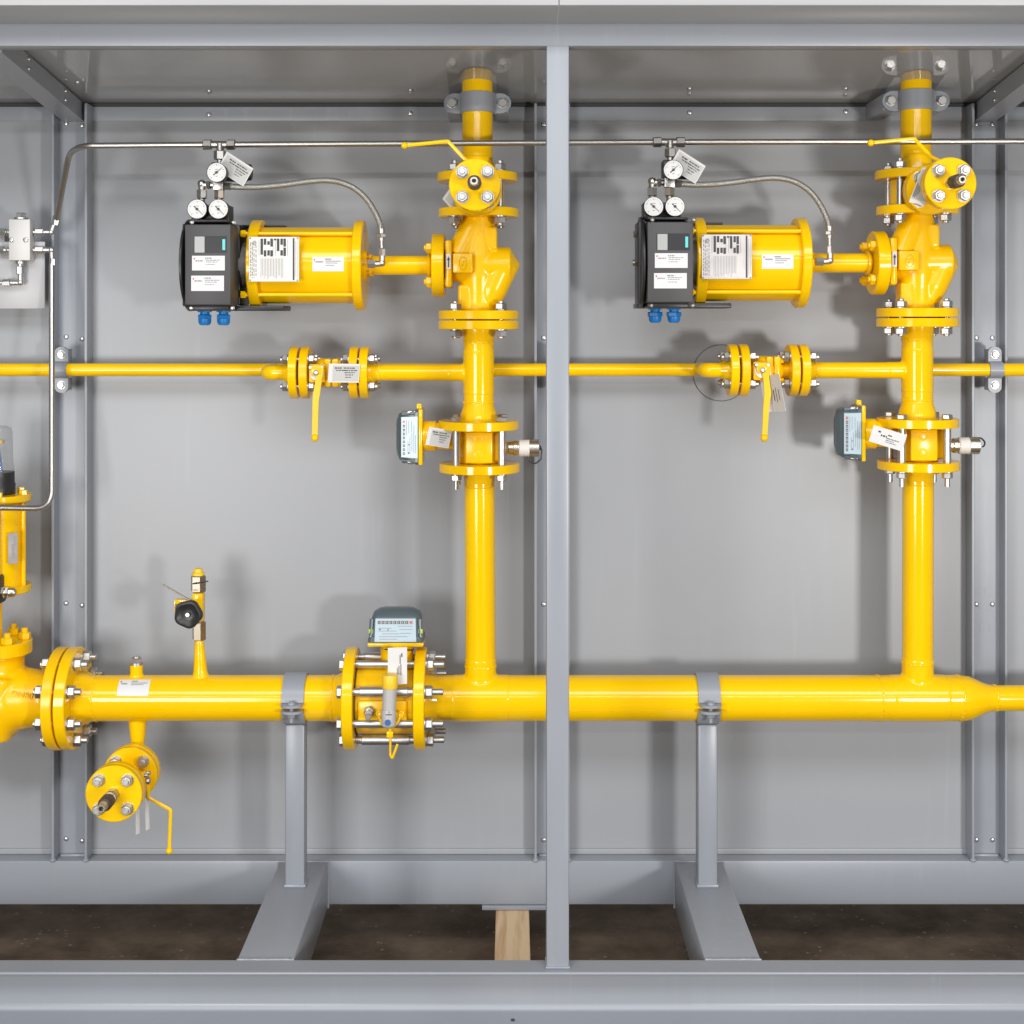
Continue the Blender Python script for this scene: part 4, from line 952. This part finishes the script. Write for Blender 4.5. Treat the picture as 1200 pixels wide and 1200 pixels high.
for fx0, fx1, fy, h, mm in ((.05, .09, .12, .12, 2), (.09, .28, .27, .08, 1), (.40, .60, .10, .07, 1), (.40, .92, .24, .05, 1), (.40, .8, .35, .04, 1)):
    m.patch(OO, rr + .0003, x0 + (x1 - x0) * fx0, x0 + (x1 - x0) * fx1, a1 + (a0 - a1) * (fy + h), a1 + (a0 - a1) * fy, mm, 2, .0003)
m.build('sticker', [WHT, INKG, RED], t)

# ------------------------------------------------------------------ needle valve on the conical stub
t = thing('vent_valve', 'small yellow vent valve with black lobed hand knob on the thick pipe', 'valve', W(233, 750))
m = MB(); k = S0
m.hexa(W(233.4, 750), W(233.4, 728), 14.0 * k, rot=.4); m.cyl(W(233.4, 752), W(233.4, 726), 5 * k, seg=20); m.build('lower_nut', BRONZE, t)
m = MB(); m.hexa(W(232.5, 693.5), W(232.5, 674), 15.6 * k, rot=.4); m.ring(W(232.5, 690), Z, 7.8 * k, .0012); m.build('upper_nut', BRONZE, t)
m = MB(); m.span(W(225, 729, -.012), W(240.5, 693, .012), bev=.003); m.span(W(204.5, 703, -.012), W(226, 706, .006), bev=.001); m.span(W(204.5, 703, -.012), W(207.5, 716, .006), bev=.001); m.build('body', YEL, t)
m = MB(); m.lathe(W(232.3, 674), Z, [(0, 7.4 * k), (3 * k, 7.4 * k), (4 * k, 5.5 * k), (7 * k, 5 * k), (8 * k, 4 * k)], 28); m.build('cap', YELP, t)
m = MB(); c = W(222, 718.5, -.055); n = 90; R = 16.2 * (DC - .055) / F; vs = []; fs = []
prof = [(0, .55), (.002, .80), (.006, 1.0), (.012, 1.0), (.017, .93), (.018, .80), (.013, .52), (.012, .30)]
for d, f_ in prof:
    for q in range(n):
        a = 2 * PI * q / n; r = R * f_ * (1 + (.045 * math.cos(5 * a + .5) if f_ > .7 else 0)); vs.append(c + Vector((math.cos(a) * r, -d, math.sin(a) * r)))
for j in range(len(prof) - 1):
    for q in range(n): fs.append((j * n + q, j * n + (q + 1) % n, (j + 1) * n + (q + 1) % n, (j + 1) * n + q))
fs += [tuple(range(n)), tuple((len(prof) - 1) * n + q for q in range(n))]
m.add(vs, fs); m.cyl(c, Vector((c.x + .004, -.01, c.z + .004)), .006, seg=16); kn = m.build('knob', BLK, t)
m = MB(); m.hexa(c - Vector((0, .012, 0)), c - Vector((0, .0185, 0)), .0085); m.build('knob_nut', ZINC, kn)
m = MB(); m.tube([W(191, 685, -.016), W(224, 704, -.016)], .003, 0, 12, flat=(.0035, .0014)); m.build('blade_lever', BRONZE, t)
m = MB(); m.tube([W(226, 684, -.016), W(232, 683.5, -.020), W(244, 681, -.020)], .0013, .003, 8); m.build('seal_tie', BLK, t)

# ------------------------------------------------------------------ drain valve, pointing at the viewer
t = thing('drain_valve', 'yellow drain ball valve below the thick pipe with round flange and hose nipple', 'ball valve', fo + YF * .1 - Z * .053)
fr, ft = .0525, .015; d0, d1 = .0455, .160
m = MB(); disc(m, fo + YF * d0, YF, fr, ft, .0014); m.build('valve_flange', YELC, t)
m = MB(); disc(m, fo + YF * (d1 - ft - .002), YF, fr, ft, .0014); m.build('valve_flange', YELC, t)
m = MB(); disc(m, fo + YF * d1, YF, fr, ft, .0014, 64); m.build('end_flange', YEL, t)
m = MB(); m.cyl(fo + YF * d0, fo + YF * d1, .0185, seg=32); cb = fo + YF * (d0 + .05); m.ball(cb, .029); m.box(cb + YF * .012, (.056, .014, .056), bev=.005); m.box(cb + YF * .024, (.056, .010, .056), bev=.005); m.build('body', YELC, t)
bj = bolt_mesh(YF, 2 * ft + .002, .0185, .004, .004, rot=.4)
repeat('flange_bolt', bj, t, circ(fo + YF * (d1 - ft - .002), YF, .0375, 4, PI / 4)); repeat('flange_bolt', bj, t, circ(fo + YF * .0285, YF, .0375, 4, PI / 4))
e = fo + YF * (d1 + ft)
m = MB(); m.hexa(e, e + YF * .016, .021); m.cyl(e + YF * .016, e + YF * .034, .0095, seg=24); m.ring(e + YF * .026, YF, .0105, .002); m.build('nipple', BRONZE, t)
m = MB(); m.lathe(e + YF * .034, YF, [(0, .0105), (.003, .0128), (.024, .0128), (.028, .0115)], 32); m.build('coupling', GROM, t)
m = MB(); m.lathe(e + YF * .06, YF, [(0, .0088), (.02, .0080), (.022, .0070), (.022, .0045), (.012, .004)], 28); m.cyl(e + YF * .0715, e + YF * .0736, .0042, seg=16, m=1); m.build('outlet', [NICK, BLK], t)
yl = fo.y - (d0 + .05)
m = MB(); m.cyl(cb, cb + X * .04, .012, seg=24); m.box(cb + X * .036, (.006, .030, .034), bev=.002); m.build('stem_housing', YELC, t)
m = MB(); m.hexa(cb + X * .042, cb + X * .048, .012); m.lathe(cb + X * .040 + Z * .012 + YF * .008, X, [(0, .004), (.006, .004), (.007, .003)], 12); m.lathe(cb + X * .040 + Z * .012 - YF * .008, X, [(0, .004), (.006, .004), (.007, .003)], 12); m.build('stem_bolt', ZINC, t)
lever(t, [cb + X * .044 + Z * .004, Vector((cb.x + .045, yl, W(0, 935, yl).z)), W(200, 949, yl), W(198.3, 997, yl)], w=.0034, th=.0024, ball=.0068)
for px, y0, y1, lab, tw in ((160.5, 948, 978, 'left one of two thin tag strips dangling under the drain valve', .6), (171, 928, 973, 'right one of two thin tag strips dangling under the drain valve', 1.2)):
    a = W(px, y0, yl + .004); b = W(px + (1.2 if px > 165 else 0), y1, yl + .004); m = MB(); m.prism([a + Vector((-.0022, 0, 0)), a + Vector((.0022, .007, 0)), b + Vector((.0026, .007, 0)), b + Vector((-.002, 0, 0))], (.0008, 0, 0))
    solo(m, 'paper_tag', CARD, lab, 'tag', 'paper tags tied to the valves and meters')

# ------------------------------------------------------------------ large gas meter
xa, xb = xml + TFM, xmf
xc = (xa + xb) / 2
t = thing('gas_meter', 'large gas meter between eight-bolt flanges of the thick pipe with upright index head', 'gas meter', Vector((xc, 0, ZM - DF)), 'gas meters')
m = MB(); m.lathe(Vector((xa + .0015, 0, ZM)), X, [(0, .066), (.002, .068), (xb - xa - .005, .068), (xb - xa - .003, .066)], 72); m.box(Vector((xc - .002, -.064, ZM - .012)), (xb - xa - .02, .018, .05), bev=.004); m.build('body', YELC, t)
m = MB()
for x in (xa + .0002, xb - .0012): m.cyl(Vector((x, 0, ZM)), Vector((x + .001, 0, ZM)), .072, seg=56)
m.build('gasket', GASK, t)
Lb = xb + TFM - xml
b = MB(); O_ = Vector((0, 0, 0)); b.cyl(O_, X * (Lb + .036), .0062, seg=18, ch=.001); b.cyl(X * (TFM + .001), X * (Lb - TFM - .001), .0078, seg=20); b.hexa(-X * .0105, O_, .0215, rot=.3); b.cyl(X * Lb, X * (Lb + .002), .0135, seg=22); b.hexa(X * (Lb + .002), X * (Lb + .0155), .0215, rot=.3)
rp8 = circ(Vector((xml, 0, ZM)), X, .080, 8, PI / 8)
repeat('flange_bolt', b.mesh('flange_bolt', ZINC), t, rp8[0::2])
b.cyl(X * (TFM + .012), X * (Lb - TFM - .010), .0100, seg=24, ch=.001)
repeat('flange_bolt', b.mesh('flange_bolt', ZINC), t, rp8[1::2])
# neck + head
zh = W(0, 749.5).z; xh = W(465, 0).x
m = MB(); m.cyl(Vector((xh, 0, ZM + .04)), Vector((xh, 0, zh - .016)), .0320, seg=40); m.cyl(Vector((xh, 0, zh - .020)), Vector((xh, 0, zh)), .0305, seg=40); m.ring(Vector((xh, 0, zh - .018)), Z, .0312, .0016); m.build('neck', YEL, t)
head(t, Vector((xh, 0, zh)), Z, X, 62 * S0, 37 * S0, .066, GREEN, tabs=False)
m = MB(); m.ring(Vector((xh, 0, W(0, 761.5, -.03).z)), Vector((.18, .10, 1)), .0335, .0013, seg=40); m.tube([W(451, 761, -.036), W(466, 762.5, -.044)], .0014, 0, 8); m.build('seal_tie', BLK, t)
# nipple, oil pump
q = W(433, 833, -.073); m = MB(); m.hexa(q, q + YF * .010, .019, rot=.3); m.cyl(q + YF * .010, q + YF * .022, .0062, seg=20); m.hexa(q + YF * .022 - Z * .004 , q + YF * .030 - Z * .004, .012); m.build('nipple', STEEL, t)
t6 = thing('oil_pump', 'grey oil pump with clear barrel, yellow cap and hand lever before the large meter', 'oil pump', W(457, 890, -.1))
yo = -.105; k = (yo + DC) / F
m = MB(); m.lathe(W(457, 806, yo), Z, [(0, 8.8 * k), (1 * k, 9.2 * k), (14 * k, 9.2 * k), (15.5 * k, 8.4 * k)], 32); m.build('cap', YELP, t6)
m = MB(); m.cyl(W(456, 831, yo), W(456.8, 806, yo), 8.2 * k, seg=32); m.build('barrel', GREYT, t6)
m = MB(); m.lathe(W(455.5, 853, yo), Z, [(0, 4 * k), (1.5 * k, 6.8 * k), (4 * k, 8.6 * k), (20 * k, 8.8 * k), (22 * k, 8.3 * k)], 32); m.cyl(W(455.5, 840, yo), W(455.5, 840, -.07), .006, seg=16)
m.build('pump_body', GREYT, t6)
m = MB(); m.cyl(W(454.3, 847, yo - .008), W(454.3, 847, yo - .0165), 3.6 * k, seg=20); m.build('blue_button', mat('blue_button', (.02, .09, .30), .35), t6)
m = MB(); m.cyl(W(456, 834.5, yo - .0152), W(456, 834.5, yo - .016), .001, seg=8); m.box(W(455.5, 837.5, yo - .0145), (.011, .002, .0012)); m.build('mark', GASK, t6)
m = MB(); m.box(W(457.5, 838, yo + .020), (.050, .006, .012), bev=.002); 
for s in (-1, 1): m.ring(W(457 + s * 13, 836.5, yo + .016), YF, .0042, .0018, seg=20)
m.tube([W(469, 838, yo + .018), W(466, 846, yo + .014), W(460, 852, yo + .010)], .0032, .004, 10); m.tube([W(444, 838, yo + .018), W(447, 848, yo + .014), W(454, 854, yo + .010)], .0028, .004, 10); m.build('yoke', YELC, t6)
m = MB(); m.box(W(457, 860, yo), (.0125, .012, .012), bev=.002); m.tube([W(457.5, 862, yo), W(457.3, 884, yo), W(459.5, 889.5, yo - .004), W(466, 872, yo + .004)], .003, .008, 12, flat=(.0036, .0024)); m.cyl(W(457, 850, yo), W(457, 860, yo), .003, seg=12); m.build('hand_lever', YEL, t6)
tag([(454.5, 759), (477, 758.5), (454.5, 802)], 'upright white paper tag on the neck of the large gas meter', Y=-.088, field=(.30, .40, .32, .42), rows=[(.62, .66, .20, .25), (.70, .76, .16, .1), (.56, .60, .50, .24), (.66, .70, .46, .3), (.48, .51, .55, .3)])

# ------------------------------------------------------------------ slam-shut valve at the left edge
xs0 = W(65.3, 0).x
t = thing('shutoff_valve', 'yellow cast shut-off valve body cut by the left edge, bolted to the thick pipe', 'valve', Vector((W(-8, 0).x, 0, ZM - .09)))
m = MB(); disc(m, Vector((xs0, 0, ZM)), X, DF, TFM - .001, .0018, 72); m.build('flange', YELC, t)
repeat('flange_bolt', bolt_mesh(X, xlf + TFM - xs0, .0220, .004, .011), t, circ(Vector((xs0, 0, ZM)), X, .080, 8, PI / 8))
m = MB(); m.cyl(Vector((xs0 + TFM, 0, ZM)), Vector((xlf, 0, ZM)), .066, seg=40); m.build('gasket', GASK, t)
xc = W(-4, 0).x
m = MB(); m.ball(Vector((xc - .01, 0, ZM - .008)), .078, n=20, sx=1.05); m.lathe(Vector((xs0 + .002, 0, ZM)), -X, [(0, .056), (.02, .052), (.05, .058), (.09, .064)], 48)
m.lathe(Vector((xc, 0, ZM + .03)), Z, [(0, .055), (W(0, 772).z - ZM - .03, .053), (W(0, 765).z - ZM - .03, .057)], 48); m.cyl(Vector((xc - .26, 0, ZM)), Vector((xc, 0, ZM)), .055, seg=48)
m.prism([(xc - .03, -.012, ZM - .085), (xs0, -.012, ZM - .040), (xs0, -.012, ZM), (xc, -.012, ZM)], (0, .024, 0))
m.lathe(W(0, 790, -.030), W(-20, 862, -.03) - W(0, 790, -.03), [(0, .035), (.12, .055)], 32)
cast(m, 'body', YELC, t, .003, 8)
m = MB(); m.cyl(Vector((-XE + .006, 0, ZM)), Vector((xc - .20, 0, ZM)), RM, seg=48); disc(m, Vector((xc - .215, 0, ZM)), X, DF, TFM); m.build('inlet_stub', YEL, t)
text_part('cast_letters', 'DN80', .0165, .0012, YELC, t, W(13, 816, -.0560), (PI / 2, .12, 0))
m = MB(); zbn = W(0, 757, 0).z; disc(m, Vector((xc, 0, zbn - .014)), Z, .068, .026, .002, 64); m.build('bonnet', YEL, t)
m = MB(); O_ = Vector((0, 0, 0)); m.hexa(O_, Z * .013, .021); m.cyl(Z * .013, Z * .022, .0065, seg=16)
repeat('bonnet_bolt', m.mesh('bonnet_bolt', YELC), t, circ(Vector((xc, 0, zbn + .012)), Z, .053, 6, math.radians(-18)))
m = MB(); m.cyl(Vector((xc, 0, zbn)), Vector((xc, 0, W(0, 690).z)), .0105, seg=24); m.build('stem', YEL, t)
t = thing('shutoff_actuator', 'yellow upright actuator cylinder cut by the left edge with clear-capped indicator', 'actuator', Vector((xc, 0, W(0, 692).z)))
m = MB(); za, zb = W(0, 689).z, W(0, 583).z
m.cyl(Vector((xc, 0, za)), Vector((xc, 0, zb)), .0515, seg=56); m.build('cylinder', YEL, t)
for z in (za, zb):
    m = MB(); disc(m, Vector((xc, 0, z - .007)), Z, .0665, .014, .0016, 64); m.build('end_cap', YEL, t)
repeat('tie_rod', (lambda mb: (mb.cyl(Vector((0, 0, 0)), Z * (zb - za + .012), .0045, seg=14), mb.hexa(Z * (zb - za + .006), Z * (zb - za + .016), .014), mb.mesh('tie_rod', YEL))[2])(MB()), t, circ(Vector((xc, 0, za)), Z, .0560, 6, math.radians(23)))
m = MB(); p0, p1 = W(10, 625, -.051), W(21, 661, -.051); m.box((p0 + p1) / 2 + Vector((-.002, .004, 0)), (p1.x - p0.x, .001, p0.z - p1.z), bev=.0003, M=Matrix.Rotation(.35, 3, 'Z'), seg=1)
c = (p0 + p1) / 2 + Vector((-.002, .003, 0)); m.add([c + Vector((-.002, -.001, .008)), c + Vector((.004, .001, .008)), c + Vector((.001, -.0005, -.02))], [(0, 1, 2)], 1); m.quad(c + Vector((.002, .001, .006)), Vector((.003, .001, 0)), Z * .018, 1); m.build('arrow_plate', [PLATE, INKG], t)
xk = W(-3, 0).x
m = MB(); z0 = W(0, 583).z + .004; z1 = W(0, 553).z; m.lathe(Vector((xk, 0, z0)), Z, [(0, .033), (.004, .034), ((z1 - z0) * .5, .034), ((z1 - z0) * .55, .0325), (z1 - z0, .0325)], 48); m.build('indicator_base', BLK, t)
m = MB(); z2 = W(0, 499).z; h = z2 - z1; m.lathe(Vector((xk, 0, z1)), Z, [(0, .0318), (.012, .0318), (.0125, .0305), (h - .012, .0285), (h - .004, .026), (h, .018)], 48); m.build('clear_cap', GLS, t)
m = MB(); m.lathe(Vector((xk, 0, z1)), Z, [(0, .010), (.012, .009), (.046, .005), (.05, .004)], 24); m.build('blue_pointer', BLUE, t)
m = MB(); m.box(Vector((xk + .003, -.003, z1 + .06)), (.02, .016, .007), bev=.001); m.build('yellow_pointer', YELP, t)
m = MB(); k = S0; c = lambda px: W(px, 694, -.05)
m.hexa(c(1), c(6), 13 * k); m.cyl(c(5), c(13), 5.4 * k, seg=24); m.hexa(c(7), c(11), 12 * k); m.lathe(c(12), X, [(0, 6 * k), (4 * k, 5.4 * k), (6 * k, 4 * k)], 24); m.build('cable_gland', NICK, t)
m = MB(); m.box(W(-8, 690, -.05), (22 * k, .05, 34 * k), bev=.006); m.build('switch_box', BLK, t)

# ------------------------------------------------------------------ manifold on its mounting plate
t = thing('manifold_block', 'pale metal manifold block with plated elbow fittings on a grey plate, left edge', 'manifold', W(22, 305, .05))
yp = .085; ym = .052; k = (ym + DC) / F
m = MB(); a = W(-45, 283, yp); b = W(53, 362, yp); m.box((a + b) / 2, (b.x - a.x, .004, a.z - b.z), bev=.0018); m.span(W(-20, 275, yp), W(20, 300, YW), bev=.001); m.build('mounting_plate', FASC, t)
m = MB(); q = W(35, 305, ym); q.y = yp - .0025; m.span(W(10.3, 257, ym), q, bev=.001); m.build('block', ALU, t)
m = MB(); m.cyl(W(24.5, 257, ym + .012), W(24.5, 255, ym + .012), 8 * k, seg=24); m.hexa(W(24.5, 255.5, ym + .012), W(24.5, 249.5, ym + .012), 11.5 * k, rot=.3); m.build('top_plug', ZINC, t)
for px in (13.5, 30.5):
    m = MB(); m.lathe(W(px, 281, ym), YF, [(0, 2.9 * k), (.003, 2.8 * k), (.0036, 2.2 * k), (.0036, 1.4 * k), (.001, 1.2 * k)], 18); m.build('cap_screw', STEEL, t)
yt = ym + .012; k = (yt + DC) / F
for py, up in ((272, 1), (293, -1)):
    m = MB(); m.cyl(W(34, py, yt), W(53, py, yt), 2.6 * k, seg=16); m.hexa(W(36, py, yt), W(39.5, py, yt), 7.5 * k); m.hexa(W(41.5, py, yt), W(51.5, py, yt), 7.5 * k, rot=.3)
    if up > 0: m.tube([W(51, py, yt), W(60, py, yt), W(63.5, py - 10, yt), W(64.5, py - 14, yt)], 2.9 * k, .006, 16); m.ball(W(60, py, yt), 3.6 * k, n=10); m.hexa(W(64.5, 264, yt), W(66.5, 253, yt), 7.5 * k)
    else: m.tube([W(51, py, yt), W(60.5, py, yt), W(60.8, py + 10, yt)], 2.9 * k, .004, 16); m.ball(W(60.5, py, yt), 3.8 * k, n=10); m.hexa(W(61.5, 303, yt), W(61.5, 311.5, yt), 6.5 * k)
    m.build('elbow_fitting', ZINC, t)
    m = MB(); m.cyl(W(11, py, yt), W(-8, py, yt), 2.6 * k, seg=16); m.hexa(W(7 if up > 0 else 5, py, yt), W(-4, py, yt), 8.5 * k); m.hexa(W(9.5, py, yt), W(7.8, py, yt), 6 * k); m.build('side_fitting', ZINC, t)
m = MB(); m.cyl(W(23.5, 304, yt), W(24, 322, yt), 3 * k, seg=16); m.hexa(W(23, 306, yt), W(23, 309.5, yt), 8 * k); m.hexa(W(23.5, 312, yt), W(23.5, 321.5, yt), 8 * k, rot=.4); m.tube([W(24, 321, yt), W(24, 331.5, yt), W(13, 331.5, yt)], 3 * k, .004, 16); m.ball(W(24, 331, yt), 3.8 * k, n=10); m.hexa(W(12.5, 331.5, yt), W(3, 331.5, yt), 7.5 * k, rot=.3); m.cyl(W(4, 331.5, yt), W(-380, 331.5, yt), 2.2 * k, seg=16); m.build('bottom_elbow', ZINC, t)

# ------------------------------------------------------------------ instrument tubing
rt = .0058; yr = -.070
m = MB(); m.tube([W(60.8, 309, yt), W(60.8, 596, -.035), W(-60, 594, -.15), Vector((-XE + .01, -.15, W(-60, 594, -.15).z))], rt, .036, 20)
solo(m, 'steel_tube', STEEL, 'thin steel tube dropping from the manifold and bending left past the actuator', 'tube', 'thin steel instrument tubes')
t = thing('air_supply_tube', 'long thin steel air tube running across both bays near the top with tee fittings', 'tube', W(258, 176, yr), 'thin steel instrument tubes')
m = MB(); m.tube([W(66, 258, yt), W(81, 180, -.02), W(95, 170.8, yr), W(258, 169.5, yr)], rt, .05, 20); 
R0 = W(258, 169.5, yr); R1 = W(258, 169.5, yr) + Vector((.8677, 0, .0048)); R2 = R1 + Vector((.9, 0, .002))
m.cyl(R0, R1, rt, seg=20); m.cyl(R1, R2, rt, seg=20); m.build('tube', STEEL, t)
k = (yr + DC) / F
for R in (R0, R1):
    m = MB(); m.hexa(R - X * 20 * k, R - X * 9.5 * k, 11 * k, rot=.3); m.hexa(R + X * 7.5 * k, R + X * 18 * k, 11 * k, rot=.3); m.cyl(R - X * 12 * k, R + X * 12 * k, 4.4 * k, seg=20); m.cyl(R, R - Z * 10 * k, 4.4 * k, seg=20); m.build('tee_fitting', STEEL, t)
